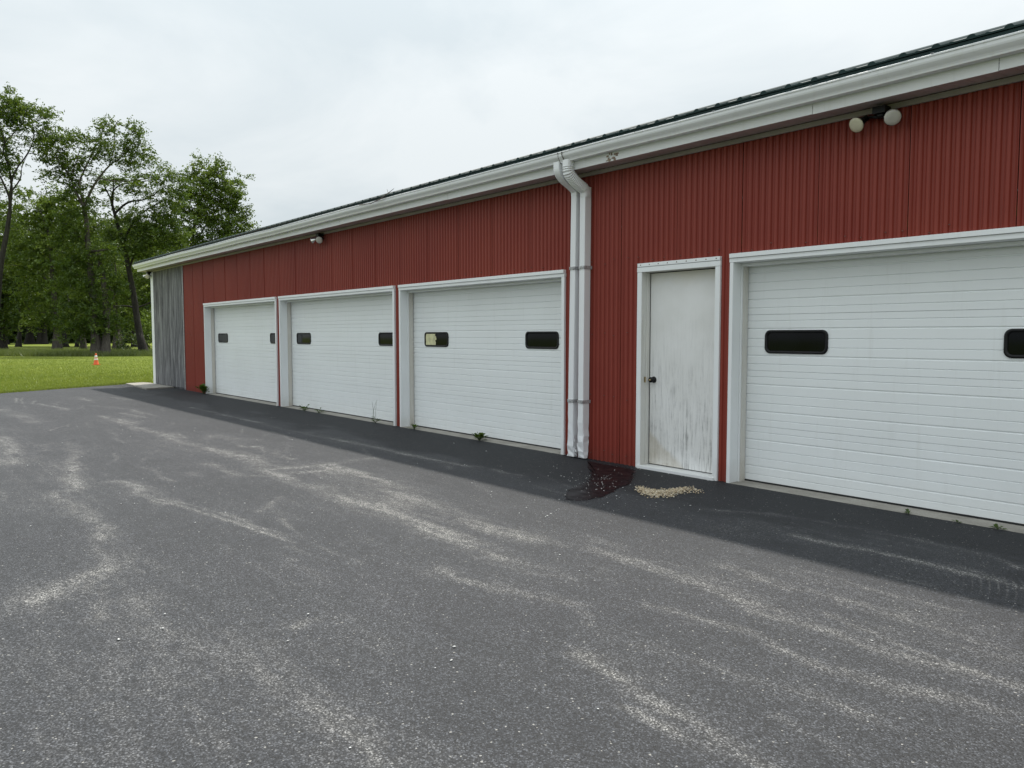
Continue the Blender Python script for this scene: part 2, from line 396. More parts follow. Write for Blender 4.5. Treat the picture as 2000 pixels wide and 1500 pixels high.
# asphalt yard as a fine sheet that carries its worn traces
def traces():
    L = []
    def t(w, s, *p): L.append((w, s, [on_ground(*q)[:2] for q in p]))
    t(.17, .9, (196,812),(240,824),(272,836),(320,848),(360,864),(416,878),(480,892),(516,916),(560,932),(620,952),(680,976),(760,996),(800,1012),(840,1032),(940,1068),(1020,1096),(1120,1128))
    t(.24, 1., (640,912),(720,930),(800,976),(880,1006),(960,1032),(1040,1048))
    t(.26, .6, (1040,1048),(1160,1072),(1220,1096))
    t(.16, .5, (1220,1096),(1340,1124),(1480,1180))
    t(.14, .9, (128,864),(156,884),(140,900),(148,916),(128,936),(148,952),(116,964),(120,980),(176,1000),(192,1028),(196,1060),(224,1092),(212,1112),(160,1136),(64,1172))
    t(.12, .45, (244,1172),(288,1204),(360,1240),(440,1276),(520,1320),(560,1372),(660,1400),(700,1432),(760,1484))
    t(.035, .9, (268,964),(304,980),(360,992),(440,1012),(500,1032),(560,1052),(620,1072),(680,1088),(720,1100))
    t(.03, .7, (304,974),(370,987),(450,1007),(510,1027),(566,1045))
    t(.12, .8, (224,940),(268,952),(268,964),(330,984))
    t(.14, .9, (516,916),(640,906),(740,894)); t(.12, .8, (560,924),(660,914),(720,926))
    t(.07, .8, (532,884),(572,896)); t(.07, .8, (456,864),(478,872),(502,872)); t(.07, .7, (276,912),(304,924),(334,941)); t(.06, .6, (372,922),(392,930))
    t(.08, .9, (1120,1280),(1180,1316),(1260,1368),(1340,1404),(1400,1444),(1472,1492),(1540,1530))
    t(.10, .55, (860,1112),(940,1140),(1040,1164),(1120,1180),(1160,1216),(1240,1260),(1360,1292),(1440,1324),(1560,1348),(1700,1400))
    t(.08, .75, (1260,1180),(1400,1216),(1480,1248),(1600,1296),(1760,1340),(2010,1400))
    t(.09, .55, (1280,1116),(1380,1148),(1480,1196),(1560,1216),(1800,1290),(2010,1345))
    t(.09, .5, (1420,1108),(1480,1128),(1540,1148),(1750,1200),(2010,1290))
    t(.08, 1.1, (376,796),(480,820),(540,836),(640,856),(720,872),(780,884),(900,908),(1020,930))
    t(.05, 1.2, (1400,997),(1500,1004),(1625,1024),(1730,1042),(1850,1069),(1940,1087),(1990,1111))
    t(.07, 1.1, (1550,1045),(1640,1063),(1730,1081),(1820,1102),(1940,1129),(2020,1150))
    t(.10, .7, (80,788),(132,800)); t(.2, .7, (0,800),(40,812),(72,824)); t(.2, .8, (-10,850),(24,872),(10,905)); t(.08, .8, (80,868),(88,880))
    t(.1, .6, (150,775),(190,786)); t(.12, .6, (190,792),(260,800),(300,812)); t(.1, .6, (240,806),(282,816)); t(.09, .6, (220,776),(262,781)); t(.03, .9, (30,778),(33,787)); t(.03, .9, (38,777),(45,788))
    t(.05, .8, (578,1218),(626,1206)); t(.3, .25, (560,1100),(700,1150),(760,1240)); t(.25, .25, (300,1300),(420,1420))
    t(.10, .4, (530,1040),(640,1060),(700,1052)); t(.06, .55, (560,1064),(600,1084),(628,1092))
    t(.15, .6, (396,860),(420,850),(460,858)); t(.10, .6, (400,905),(470,930),(520,930))
    # crisp joint lines and scratches
    t(.022, .9, (516,918),(560,934),(620,955),(680,979),(760,1000),(840,1036),(940,1072),(1020,1100))
    t(.05, .8, (700,985),(760,992),(850,1012)); t(.018, .7, (330,858),(420,884),(500,908))
    t(.016, .6, (1480,1130),(1600,1165),(1750,1215)); t(.016, .5, (1500,1010),(1600,1040),(1700,1060))
    for k_ in range(70):
        cx, cy = RNG.uniform(-20, 0), RNG.uniform(-5.5, -.5); L_ = RNG.uniform(.2, 1.3); an = RNG.normal(-.18, .22)
        d_ = np.array([math.cos(an), math.sin(an)])*L_; L.append((RNG.uniform(.015, .05), RNG.uniform(.3, .75), [np.array([cx, cy]), np.array([cx, cy])+d_*.5+RNG.normal(0, .03, 2), np.array([cx, cy])+d_]))
    return L
def yard():
    NX, NY = 900, 340
    u = np.linspace(0, 1, NX); yy = np.concatenate([np.linspace(-18, -6.5, 50)[:-1], np.linspace(-6.5, 0.12, NY-49)])
    Yg, Ug = np.meshgrid(yy, u, indexing='ij')
    edge = -24.27 - (Yg+0.57)*(-1.91/3.27)*-1.0
    edge = np.where(Yg > -0.57, -24.27, edge) + (fbm(Yg*3.1, Yg*0+2, 5)-0.5)*0.12
    Xg = edge + (7.0-edge)*(Ug**0.85)
    x, y = Xg.ravel(), Yg.ravel()
    wx = x + (fbm(x*2, y*2, 1)-0.5)*0.22; wy = y + (fbm(x*2, y*3, 9)-0.5)*0.13
    wear = np.zeros_like(x)
    for w, s, pts in traces():
        best = np.full_like(x, 1e9)
        for a, b in zip(pts[:-1], pts[1:]):
            d = b-a; L2 = d@d+1e-9
            t = np.clip(((wx-a[0])*d[0]+(wy-a[1])*d[1])/L2, 0, 1)
            best = np.minimum(best, np.hypot(wx-a[0]-t*d[0], wy-a[1]-t*d[1]))
        k = s*(.72*np.exp(-(best/(w*.55))**1.8)+.28*np.exp(-(best/(w*1.5))**2))
        wear = np.maximum(wear, k) + 0.25*np.minimum(wear, k)
    br = np.clip((fbm(x*1.6, y*6.0, 21)-0.34)*3.2, 0, 1); wear *= 0.35+0.65*br
    wear += 0.16*np.clip((fbm(x*0.5, y*1.4, 33)-0.5)*4, 0, 1) + 0.04
    seal_shade = np.clip((y+1.30+(fbm(x*1.1, y*2.4, 3, 6)-0.5)*1.6)/0.35, 0, 1)*.85+.15*np.clip((y+2.2+(fbm(x*1.1, y*2.4, 8, 6)-0.5)*1.2)/0.3, 0, 1)
    scrub = np.zeros_like(x)
    for q_, r_ in ((on_ground(1500, 1025), .34), (on_ground(1420, 1035), .28), (on_ground(1960, 1145), .22)):
        scrub = np.maximum(scrub, np.exp(-((x-q_[0])**2+(y-q_[1])**2)/r_**2))
    sag = (fbm(x*0.25, y*0.25, 40)-0.5)*0.012
    z = np.where(y > -0.4, 0.0, sag*np.clip((-y-0.4), 0, 1))
    V = np.stack([x, y, z], 1); ny, nx = Yg.shape
    i = np.arange((ny-1)*nx).reshape(ny-1, nx)[:, :-1].ravel()
    F = np.stack([i, i+1, i+nx+1, i+nx], 1)
    return mesh_np('asphalt_yard', V, F, ASPHALT, dict(wear=np.clip(wear, 0, 1.2), seal_shade=seal_shade, scrub=scrub), True)
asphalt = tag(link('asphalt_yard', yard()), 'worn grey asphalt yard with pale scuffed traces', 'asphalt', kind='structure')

# concrete pad at the far corner of the building
pad = MB(); q = [on_ground(246, 751), on_ground(286, 761), np.array([-21.6, 0.0, 0]), np.array([-23.9, 0.0, 0]), np.array([-24.3, -.1, 0])]
n = len(q); pad.v = [(p[0], p[1], -0.05) for p in q] + [(p[0], p[1], 0.035) for p in q]
pad.f = [tuple(range(n, 2*n))] + [(k, (k+1) % n, n+(k+1) % n, n+k) for k in range(n)]
tag(pad.build('concrete_pad', CONCRETE), 'grey concrete pad beside the weathered board corner', 'concrete pad', kind='structure')

# ------------------------------------------------------------------ the barn
X_WOOD0, X_WOOD1, X_END = -23.2, -20.56, 6.0
WALL_TOP = 3.30
barn = tag(empty('pole_barn', (-9.0, 0, 0)), 'long red metal sided garage building with white overhead doors and green roof', 'building')
class P:      # parts keep world coordinates: undo the parent's offset
    @staticmethod
    def add(o, par=None):
        o.parent = par or barn; o.matrix_parent_inverse = Matrix.Translation(barn.location).inverted() if (par is None or par is barn) else Matrix(); return o
def part(mb, name, mat, par=None, smooth=False, bevel=0.0): return P.add(mb.build(name, mat, None, smooth, bevel), par)

GD = [  # overhead doors: outer left, outer right, windows (left edges)
    dict(x0=-19.01, x1=-14.76, win=(-18.70, -15.61)),
    dict(x0=-14.61, x1=-10.29, win=(-14.31, -11.157)),
    dict(x0=-10.15, x1=-6.51, win=(-9.79, -7.46)),
    dict(x0=-4.265, x1=-1.13, win=(-4.02, -2.03))]
ENT = dict(x0=-5.40, x1=-4.372)
OPEN = [(g['x0']+.02, g['x1']-.02, 2.14) for g in GD] + [(ENT['x0']+.02, ENT['x1']-.02, 2.13)]

# corrugated sheets, one by one, each lapped over the next
PITCH_C = 0.0678
def sheet_y(x, xa, xb):
    c = math.cos(2*math.pi*(x-xa)/PITCH_C); s = math.copysign(abs(c)**0.45, c)
    return -0.0115*s - 0.004*(x-xa)/(xb-xa)
SW = PITCH_C*11
k = 0; xa = X_WOOD1
while xa < X_END-0.05:
    xb = min(xa+SW, X_END)
    xe = xb; xb = xb-.006          # the lap leaves a narrow dark joint
    xs = set(np.linspace(xa, xb, int(round((xe-xa)/PITCH_C))*8+1).round(5).tolist())
    for (a, b, t) in OPEN:
        for v in (a, b):
            if xa < v < xb: xs.add(round(v, 5))
    xs = sorted(xs); mb = MB(); idx = {}
    tilt = random.uniform(-.002, .002)
    def vid(x, z, mb=mb, idx=idx, xa=xa, xb=xb):
        key = (x, z)
        if key not in idx:
            idx[key] = len(mb.v); mb.v.append((x, sheet_y(x, xa, xb)+tilt, z))
        return idx[key]
    for a, b in zip(xs[:-1], xs[1:]):
        mid = (a+b)/2; z0 = -0.03
        for (oa, ob, t) in OPEN:
            if oa < mid < ob: z0 = t
        mb.f.append((vid(a, z0), vid(b, z0), vid(b, WALL_TOP), vid(a, WALL_TOP)))
    last = z0
    y1 = sheet_y(xb, xa, xb)+tilt
    mb.quad((xb, y1, last), (xb, y1+0.008, last), (xb, y1+0.008, WALL_TOP), (xb, y1, WALL_TOP))
    part(mb, 'siding_panel', RED, smooth=False)
    xa = xe; k += 1

# screw heads on the sheets
mb = MB()
for z in (0.10, 0.72, 1.43, 2.22):
    x = X_WOOD1+PITCH_C*1.5; j = 0
    while x < X_END:
        bad = any(a-.05 < x < b+.05 and z < t+.06 for a, b, t in OPEN)
        if not bad and random.random() < .85:
            xx, zz = x+random.uniform(-.01, .01), z+random.uniform(-.025, .025)
            mb.box(xx-.0036, xx+.0036, -0.022, -.005, zz-.0036, zz+.0036)
        x += PITCH_C*3 if j % 2 else PITCH_C*2.0; j += 1
tag(part(mb, 'siding_screw', DARKSCREW), kind='stuff')

# weathered boards
x = X_WOOD0
bw = [.21, .16, .23, .19, .24, .14, .22, .2, .25, .18, .2, .23, .19]; tot = sum(bw); bw = [b*(X_WOOD1-X_WOOD0)/tot for b in bw]
for b in bw:
    d = random.uniform(-.006, .006)
    part(MB().box(x+.003, x+b-.003, -.022+d, .02, .035+random.uniform(0, .02), WALL_TOP-random.uniform(0, .02)), 'wood_board', WOOD, bevel=.003); x += b
part(MB().box(X_WOOD0, X_WOOD1, .021, .05, 0, WALL_TOP), 'board_backing', WOOD)
part(MB().box(X_WOOD1-.022, X_WOOD1+.004, -.034, -.0225, 0.02, WALL_TOP-.02), 'edge_strip', ZINC)
part(MB().box(-23.42, X_WOOD0-.002, -.035, .12, 0.02, WALL_TOP-.02), 'corner_board', WHITE, bevel=.004)

# gable end, back wall and floor close the building
DEPTH = 9.2; RIDGE_Y = DEPTH/2; SLOPE = 0.3487; EAVE_Z = 3.455; EAVE_Y = -0.40
mb = MB()
rz = EAVE_Z+SLOPE*(RIDGE_Y-EAVE_Y)-.06
for X in (-23.3, X_END):
    i = len(mb.v); mb.v += [(X, .12, -.03), (X, DEPTH, -.03), (X, DEPTH, 3.5), (X, RIDGE_Y, rz), (X, .12, 3.5)]; mb.f.append(tuple(range(i, i+5)))
mb.quad((-23.3, DEPTH, -.03), (X_END, DEPTH, -.03), (X_END, DEPTH, 3.5), (-23.3, DEPTH, 3.5))
part(mb, 'rear_wall', RED)
part(MB().box(-23.28, X_END-.02, .45, DEPTH-.02, -.02, .006), 'floor_slab', CONCRETE)

# roof sheets with ribs
RX0, RX1 = -23.72, X_END+.4
def roof_profile():
    pr = [(0.0, 0.0)]
    for r in range(4):
        c = 0.1143+r*0.2286
        pr += [(c-.030, 0), (c-.020, .014), (c-.009, .021), (c+.009, .021), (c+.020, .014), (c+.030, 0)]
        if r < 3: pr += [(c+.085, 0), (c+.095, .004), (c+.105, .004), (c+.125, 0)]
    return pr + [(0.9144, 0)]
def roof_mesh(front):
    pr = roof_profile(); mb = MB(); n = len(pr)
    ya, yb = (EAVE_Y, RIDGE_Y) if front else (DEPTH+.40, RIDGE_Y)
    for y in (ya, yb):
        z = EAVE_Z + SLOPE*(abs(y-ya)); z = z if True else z
        for (px, pz) in pr: mb.v.append((px, y, z+pz))
    for j in range(n-1): mb.f.append((j, j+1, n+j+1, n+j))
    # turned-down front lip
    b = len(mb.v)
    for (px, pz) in pr: mb.v.append((px, ya+(.002 if front else -.002), EAVE_Z-.012))
    for j in range(n-1): mb.f.append((j, b+j, b+j+1, j+1))
    return mb.mesh('roof_panel', ROOFG)
for front in (True, False):
    me = roof_mesh(front); x = RX0
    while x < RX1-.2:
        o = bpy.data.objects.new('roof_panel', me); COL.objects.link(o); P.add(o); o.location = (x, 0, random.uniform(-.002, .002)); x += 0.9144
RX1 = x
part(MB().box(RX0, RX1, EAVE_Y+.012, EAVE_Y+.02, 3.36, 3.441), 'eave_trim', ROOFG)
zr = EAVE_Z+SLOPE*(RIDGE_Y-EAVE_Y)
part(MB().extrude_x([(RIDGE_Y-.2, zr-.05), (RIDGE_Y, zr+.028), (RIDGE_Y+.2, zr-.05), (RIDGE_Y, zr+.02)], [RX0, RX1], True), 'ridge_cap', ROOFG)
for X in (RX0-.02, RX1):   # rake boards
    mb = MB()
    for (ya, yb) in ((EAVE_Y+.1, RIDGE_Y), (DEPTH+.30, RIDGE_Y)):
        za, zb = EAVE_Z+SLOPE*.1-.01, zr-.01
        i = len(mb.v)
        for xx in (X, X+.02): mb.v += [(xx, ya, za-.15), (xx, yb, zb-.15), (xx, yb, zb), (xx, ya, za)]
        mb.f += [(i, i+1, i+2, i+3), (i+7, i+6, i+5, i+4), (i, i+4, i+5, i+1), (i+2, i+6, i+7, i+3), (i, i+3, i+7, i+4), (i+1, i+5, i+6, i+2)]
    part(mb, 'rake_board', WHITE)

# soffit panels, moulding, fascia
sm = MB()
pr = [(0.002, 3.268), (0.002, 3.270)]
def sof(mb, x0, x1):
    ya, za, yb, zb = -.004, 3.272, -.29, 3.247
    mb.quad((x0, yb, zb), (x0, ya, za), (x1, ya, za), (x1, yb, zb))
    for xx, s in ((x0, 1), (x1, -1)):
        mb.quad((xx, yb, zb), (xx, ya, za), (xx+s*-.001, ya, za+.012), (xx+s*-.001, yb, zb+.012))
for a in (0.0, .102, .204): sof(sm, a+.002, a+.100)
sof_me = sm.mesh('soffit_panel', SOFFIT); x = RX0
while x < RX1-.3:
    o = bpy.data.objects.new('soffit_panel', sof_me); COL.objects.link(o); P.add(o); o.location = (x, 0, 0); x += .306
part(MB().box(RX0, RX1, -.30, 0, 3.29, 3.30), 'soffit_backing', BLACKM)
x = RX0+.1
while x < RX1-.1:
    L = min(3.66, RX1-.1-x); part(MB().box(x, x+L-.003, -.036, -.010, 3.220, 3.262), 'soffit_moulding', MOULD, bevel=.002); x += L
x = RX0
for L in (3.05, 3.05, 3.05, 3.05, 3.05, 2.1, 3.05, 1.35, 3.05, 3.05, 3.05, 3.05):
    L = min(L, RX1-x)
    if L < .1: break
    part(MB().box(x, x+L-.004, -.302, -.291, 3.243+random.uniform(-.002, .002), 3.455), 'fascia_board', GUTTER, bevel=.0015); x += L
part(MB().box(RX0-.003, RX0+.01, -.29, .1, 3.244, 3.455), 'fascia_return', GUTTER)

# gutter
GP = [(-.304, 3.452), (-.304, 3.337), (-.372, 3.335), (-.378, 3.337), (-.381, 3.349), (-.388, 3.362), (-.401, 3.378), (-.411, 3.392), (-.415, 3.405),
      (-.416, 3.428), (-.422, 3.431), (-.423, 3.441), (-.417, 3.446), (-.406, 3.445), (-.404, 3.436), (-.409, 3.433), (-.409, 3.405), (-.400, 3.388), (-.376, 3.350), (-.370, 3.341), (-.310, 3.343), (-.310, 3.452)]
GP = [(y, z-.009 if z < 3.45 else z) for y, z in GP]
def gutter_run(xa, xb):
    xs = np.arange(xa, xb, .22).tolist()+[xb]
    a = np.array(xs); dz = (fbm(a*.35, a*0+1, 61)-.5)*.016 + (fbm(a*1.7, a*0+4, 62)-.5)*.006; dy = (fbm(a*.5, a*0+2, 63)-.5)*.012
    return MB().extrude_x(GP, xs, True, True, list(zip(dy, dz)))
XJ = -6.185
part(gutter_run(RX0-.03, XJ-.005), 'gutter', GUTTER, smooth=False)
part(gutter_run(XJ+.005, RX1), 'gutter', GUTTER, smooth=False)
GPo = [(y-.0035 if y < -.35 else y, z-.002 if z < 3.4 else z+.001) for y, z in GP[1:13]]
jt = part(MB().extrude_x(GPo, [XJ-.03, XJ+.03]), 'gutter_joint', GUTTER)
mb = MB()
for dx in (-.031, .031):
    pts = [(XJ+dx+random.uniform(-.004, .004), y-.004, z) for y, z in GP[2:12]]; mb.tube(pts, [random.uniform(.002, .006) for _ in pts], 5)
part(mb, 'joint_caulk', TWIG)
for xx in np.arange(-22.6, X_END, .92):
    part(MB().box(xx-.011, xx+.011, -.425, -.305, 3.4385, 3.441), 'gutter_hanger', ZINC)
mb = MB()      # rust and old caulk where a strap once sat on the fascia
for k_ in range(16):
    cx, cz = -5.52+random.uniform(-.075, .075), 3.285+random.uniform(-.035, .045)
    mb.box(cx-random.uniform(.004, .018), cx+random.uniform(.004, .018), -.3045-.0002*k_, -.3025, cz-random.uniform(.003, .016), cz+random.uniform(.003, .016))
tag(part(mb, 'fascia_patch', RUST), 'rusty scarred patch on the white fascia')

for o in list(barn.children):
    if o.name.split('.')[0] in ('soffit_panel', 'soffit_backing', 'soffit_moulding', 'fascia_board', 'fascia_return', 'fascia_patch', 'gutter', 'gutter_joint', 'joint_caulk', 'gutter_hanger'):
        o.location.z -= 0.030

# downspouts
def pipe(path, xc, wx, wn, rng=None, mod=None, drift=None, rnd=.13):
    """rounded rectangular pipe along a path in the yz plane"""
    mb = MB(); n = len(path); path = [np.array(p, float) for p in path]
    ring = []
    for cx, cy in ((1, 1), (-1, 1), (-1, -1), (1, -1)):
        for t in (0.0, 0.5, 1.0):
            ang = {(1, 1): 0, (-1, 1): 90, (-1, -1): 180, (1, -1): 270}[(cx, cy)] + 90*t
            ring.append((cx*(1-rnd)+rnd*math.cos(math.radians(ang)), cy*(1-rnd)+rnd*math.sin(math.radians(ang))))
    m = len(ring)
    for i, p in enumerate(path):
        d = path[min(i+1, n-1)]-path[max(i-1, 0)]; d /= np.linalg.norm(d); nn = np.array([-d[1], d[0]])
        s = mod[i] if mod else (1, 1); dx = drift[i] if drift else 0
        for j, (a, b) in enumerate(ring):
            jit = (rng[i] if rng else 0)
            ax = a*wx/2*s[0]+random.uniform(-jit, jit); bn = b*wn/2*s[1]+random.uniform(-jit, jit)
            q = p+nn*bn; mb.v.append((xc+dx+ax, q[0], q[1]))
    for i in range(n-1):
        for j in range(m):
            j2 = (j+1) % m; mb.f.append((i*m+j, i*m+j2, (i+1)*m+j2, (i+1)*m+j))
    return mb
def arc_path(pts, step=.012):
    """smoothed polyline"""
    P_ = [np.array(p, float) for p in pts]
    for _ in range(3):
        Q = [P_[0]]
        for a, b in zip(P_[:-1], P_[1:]): Q += [a*.75+b*.25, a*.25+b*.75]
        Q.append(P_[-1]); P_ = Q
    P_ = np.array(P_); cum = np.concatenate([[0], np.cumsum(np.linalg.norm(np.diff(P_, axis=0), axis=1))]); n = int(cum[-1]/step)+2
    u = np.linspace(0, cum[-1], n); return [np.array([np.interp(q, cum, P_[:, 0]), np.interp(q, cum, P_[:, 1])]) for q in u]
XL, XR = -6.265, -6.125
def spout(xc, lean, elbow_mb, dent_seed):
    random.seed(dent_seed)
    zs = [3.06, 2.6, 2.1, 1.6, 1.1, .75, .62, .5, .42, .34, .27, .2, .14, .09, .05, .015]
    jit = [0]*6+[.001, .002, .004, .006, .007, .008, .009, .010, .011, .013]
    mod = [(1, 1)]*8+[(1.0, .98), (1.02, .93), (1.04, .86), (.98, .9), (1.06, .8), (1.1, .7), (1.18, .62), (1.25, .6)]
    drift = [lean*(3.06-z)/3.06 for z in zs]
    d = part(pipe([(-.078, z) for z in zs], xc, .083, .100, jit, mod, drift), 'downspout', PIPEW)
    e = elbow_mb.build('elbow', PIPEW); e.parent = d; e.matrix_parent_inverse = Matrix.Translation(barn.location).inverted()
    e.matrix_parent_inverse = Matrix(); e.parent = d
    for z in (2.17, .66):
        o = lean*(3.06-z)/3.06
        s = MB().box(xc+o-.046, xc+o+.046, -.134, -.125, z-.018, z+.018)
        s.box(xc+o+.043, xc+o+.047, -.134, -.012, z-.018, z+.018).box(xc+o-.047, xc+o-.043, -.134, -.012, z-.018, z+.018)
        for _ in range(6):
            a = xc+o+random.uniform(-.04, .03); s.box(a, a+random.uniform(.006, .02), -.139-random.uniform(0, .003), -.134, z+random.uniform(-.016, .002), z+random.uniform(.004, .017))
        st = s.build('strap', ZINC); st.parent = d
    return d
ap = arc_path([(-.352, 3.315), (-.352, 3.18), (-.078, 3.06), (-.078, 2.98)])
el1 = pipe(ap, XL, .088, .104, [.0006]*len(ap))
spout(XL, -.045, el1, 3)
ap = arc_path([(-.352, 3.315), (-.355, 3.24), (-.345, 3.17), (-.20, 3.075), (-.085, 3.035), (-.078, 2.95)], .0052)
nn_ = len(ap); mod = []
for i in range(nn_):
    f_ = i/nn_; r_ = .085*math.sin(i*2*math.pi/4.0) if .13 < f_ < .80 else 0
    mod.append((1.06+r_, 1.02+r_))
el2 = pipe(ap, XR, .096, .104, None, mod, rnd=.55)
spout(XR, -.02, el2, 5)
# crumpled scrap between the pipe feet
random.seed(19); mb = MB()
for k_ in range(9):
    c = np.array([(XL+XR)/2-.02+random.uniform(-.03, .03), -.12+random.uniform(-.02, .02), .03+k_*.022]); r_ = random.uniform(.012, .028)
    a = [c+np.array([random.uniform(-r_, r_), random.uniform(-r_, r_), random.uniform(-r_, r_)]) for _ in range(4)]; mb.quad(*a)
part(mb, 'torn_pipe_end', PIPEW)
random.seed(23)

# overhead doors
SLAB_Y, SEC_H, Z0 = 0.20, 0.530, 0.016
GRO = [(.064, .008), (.142, .015), (.223, .008), (.304, .008), (.397, .015), (.471, .008)]
def section_profile():
    p = [(SLAB_Y+.006, .0005), (SLAB_Y, .003)]
    for z, w in GRO:
        if w > .01: p += [(SLAB_Y, z-w/2-.002), (SLAB_Y+.008, z-w/2+.005), (SLAB_Y+.008, z+w/2-.001), (SLAB_Y, z+w/2)]
        else: p += [(SLAB_Y, z-w/2-.002), (SLAB_Y+.008, z+.002), (SLAB_Y, z+w/2)]
    return p + [(SLAB_Y, SEC_H-.003), (SLAB_Y+.006, SEC_H-.0005)]
def rrect(x0, x1, z0, z1, r, y, n=6):
    out = []
    for cx, cz, a0 in ((x1-r, z1-r, 0), (x0+r, z1-r, 90), (x0+r, z0+r, 180), (x1-r, z0+r, 270)):
        for k_ in range(n+1):
            t = math.radians(a0+90*k_/n); out.append((cx+r*math.cos(t), y, cz+r*math.sin(t)))
    return out
STRIP = m_white('aged_weather_strip', (0.62, 0.59, 0.53), 0.7, 0.6, 0.6)
def door_frame(x0, x1, par, side=.038, depth=SLAB_Y, zt=2.176):
    fr = part(MB().box(x0-.004, x1+.004, -.036, .0, zt-.081, zt-.042), 'door_frame', WHITE, par, bevel=.002)
    def sub(mb, name, mat=WHITE, bev=.002): o = mb.build(name, mat, None, False, bev); o.parent = fr; return o
    sub(MB().box(x0, x0+side, -.034, .0, -.015, zt-.082), 'side_casing'); sub(MB().box(x1-side-.01, x1, -.034, .0, -.015, zt-.082), 'side_casing')
    sub(MB().box(x0+.002, x1+.0, -.050, .0, zt-.040, zt), 'drip_cap')
    zi = zt-.0835
    for xa_, s in ((x0+side, 1), (x1-side-.01, -1)):
        f = lambda a, b, ya, yb, zb=zi: MB().box(min(xa_+s*a, xa_+s*b), max(xa_+s*a, xa_+s*b), ya, yb, -.012, zb)
        sub(f(-.02, -.001, -.030, depth+.05), 'jamb')
        sub(f(.0, .012, .095, .118, zi-.002), 'stop_moulding')
        sub(f(.0, .022, .12, depth-.012, zi-.002), 'weather_strip', STRIP)
    sub(MB().box(x0+.02, x1-.02, -.028, depth+.05, zi, zi+.018), 'head_jamb')
    sub(MB().box(x0+side+.013, x1-side-.023, .10, depth-.01, zi-.03, zi-.001), 'head_stop')
    return fr
def garage_door(g):
    x0, x1 = g['x0'], g['x1']
    door_frame(x0, x1, None)
    xa_, xb_ = x0+.040, x1-.050
    d = part(MB().box(xa_, xb_, SLAB_Y+.012, SLAB_Y+.045, Z0, 2.15), 'garage_door', DOORW)
    prof = section_profile()
    for k_ in range(4):
        mb = MB().extrude_x([(y, z+Z0+k_*SEC_H) for y, z in prof], [xa_, xb_])
        s = mb.build('door_section', DOORW); s.parent = d; s.location = (0, random.uniform(-.001, .001), 0)
    s = MB().box(xa_+.004, xb_-.004, SLAB_Y-.004, SLAB_Y+.03, .003, Z0-.001).build('bottom_seal', RUBBER); s.parent = d
    for wx in g['win']:
        a, b, za, zb = wx, wx+.62, 1.242, 1.46
        o_ = rrect(a, b, za, zb, .055, 0); i_ = rrect(a+.026, b-.026, za+.026, zb-.026, .035, 0); n_ = len(o_); m_ = rrect(a+.012, b-.012, za+.012, zb-.012, .047, 0)
        mb = MB()
        mb.v = [(p[0], SLAB_Y+.004, p[2]) for p in o_] + [(p[0], SLAB_Y-.010, p[2]) for p in o_] + [(p[0], SLAB_Y-.014, p[2]) for p in m_] + [(p[0], SLAB_Y-.008, p[2]) for p in i_] + [(p[0], SLAB_Y+.002, p[2]) for p in i_]
        for r_ in range(4):
            for k_ in range(n_):
                k2 = (k_+1) % n_; mb.f.append((r_*n_+k_, r_*n_+k2, (r_+1)*n_+k2, (r_+1)*n_+k_))
        fo = mb.build('window_frame', BLACKM, None, True); fo.parent = d
        mb = MB(); mb.v = [(p[0], SLAB_Y-.001, p[2]) for p in i_]; mb.f = [tuple(range(n_))]
        po = mb.build('window_pane', GLASS); po.parent = d
    # concrete sill in the opening
    part(MB().box(x0+.03, x1-.04, -.035, .44, -.06, .0025), 'door_sill', CONCRETE, bevel=.004)
    return d
doors = [garage_door(g) for g in GD]
# taped and papered over half of one window
random.seed(31); mb = MB(); a, b, za, zb = -9.755, -9.49, 1.268, 1.434; NXp, NZp = 12, 8
for j in range(NZp+1):
    for i in range(NXp+1):
        x = a+(b-a)*i/NXp; z = za+(zb-za)*j/NZp
        if i == NXp: x += random.uniform(-.03, .02)
        mb.v.append((x, SLAB_Y-.006+random.uniform(-.0035, .003), z))
for j in range(NZp):
    for i in range(NXp):
        k_ = j*(NXp+1)+i; mb.f.append((k_, k_+1, k_+NXp+2, k_+NXp+1))
o = mb.build('paper_patch', TAPE); o.parent = doors[2]; tag(o, 'crumpled yellowed paper taped inside the window')
o = MB().box(-14.275, -14.10, SLAB_Y-.003, SLAB_Y-.0015, 1.275, 1.43).build('grey_panel', GREYP); o.parent = doors[1]  # plain grey rectangles laid over the panes
o = MB().box(-15.575, -15.02, SLAB_Y-.003, SLAB_Y-.0015, 1.275, 1.43).build('grey_panel', GREYP); o.parent = doors[0]
o = MB().box(-18.665, -18.11, SLAB_Y-.003, SLAB_Y-.0015, 1.275, 1.43).build('grey_panel', GREYP); o.parent = doors[0]

# entry door
x0, x1 = ENT['x0'], ENT['x1']; EY = .095
fr = part(MB().box(x0-.003, x1+.003, -.036, 0, 2.072, 2.124), 'door_frame', WHITE, bevel=.003)
def sub(mb, name, mat, par, bev=.002, smooth=False): o = mb.build(name, mat, None, smooth, bev); o.parent = par; return o
sub(MB().box(x0, x0+.06, -.034, 0, -.01, 2.07), 'side_casing', WHITE, fr); sub(MB().box(x1-.055, x1, -.034, 0, -.01, 2.07), 'side_casing', WHITE, fr)
sub(MB().box(x0+.005, x1, -.041, 0, 2.127, 2.164), 'drip_cap', WHITE, fr)
mb = MB()
for i in range(9):
    xx = x0+.05+i*(x1-x0-.09)/8; mb.box(xx-.0045, xx+.0045, -.0445, -.041, 2.141, 2.150)
tag(sub(mb, 'cap_screw', DARKSCREW, fr, 0), kind='stuff')
JAMBW = m_white('peeling_jamb_paint', (0.70, 0.69, 0.65), 0.9, 0.6, 0.6)
sub(MB().box(x0+.04, x0+.0605, -.030, EY+.04, .03, 2.071), 'jamb', JAMBW, fr)
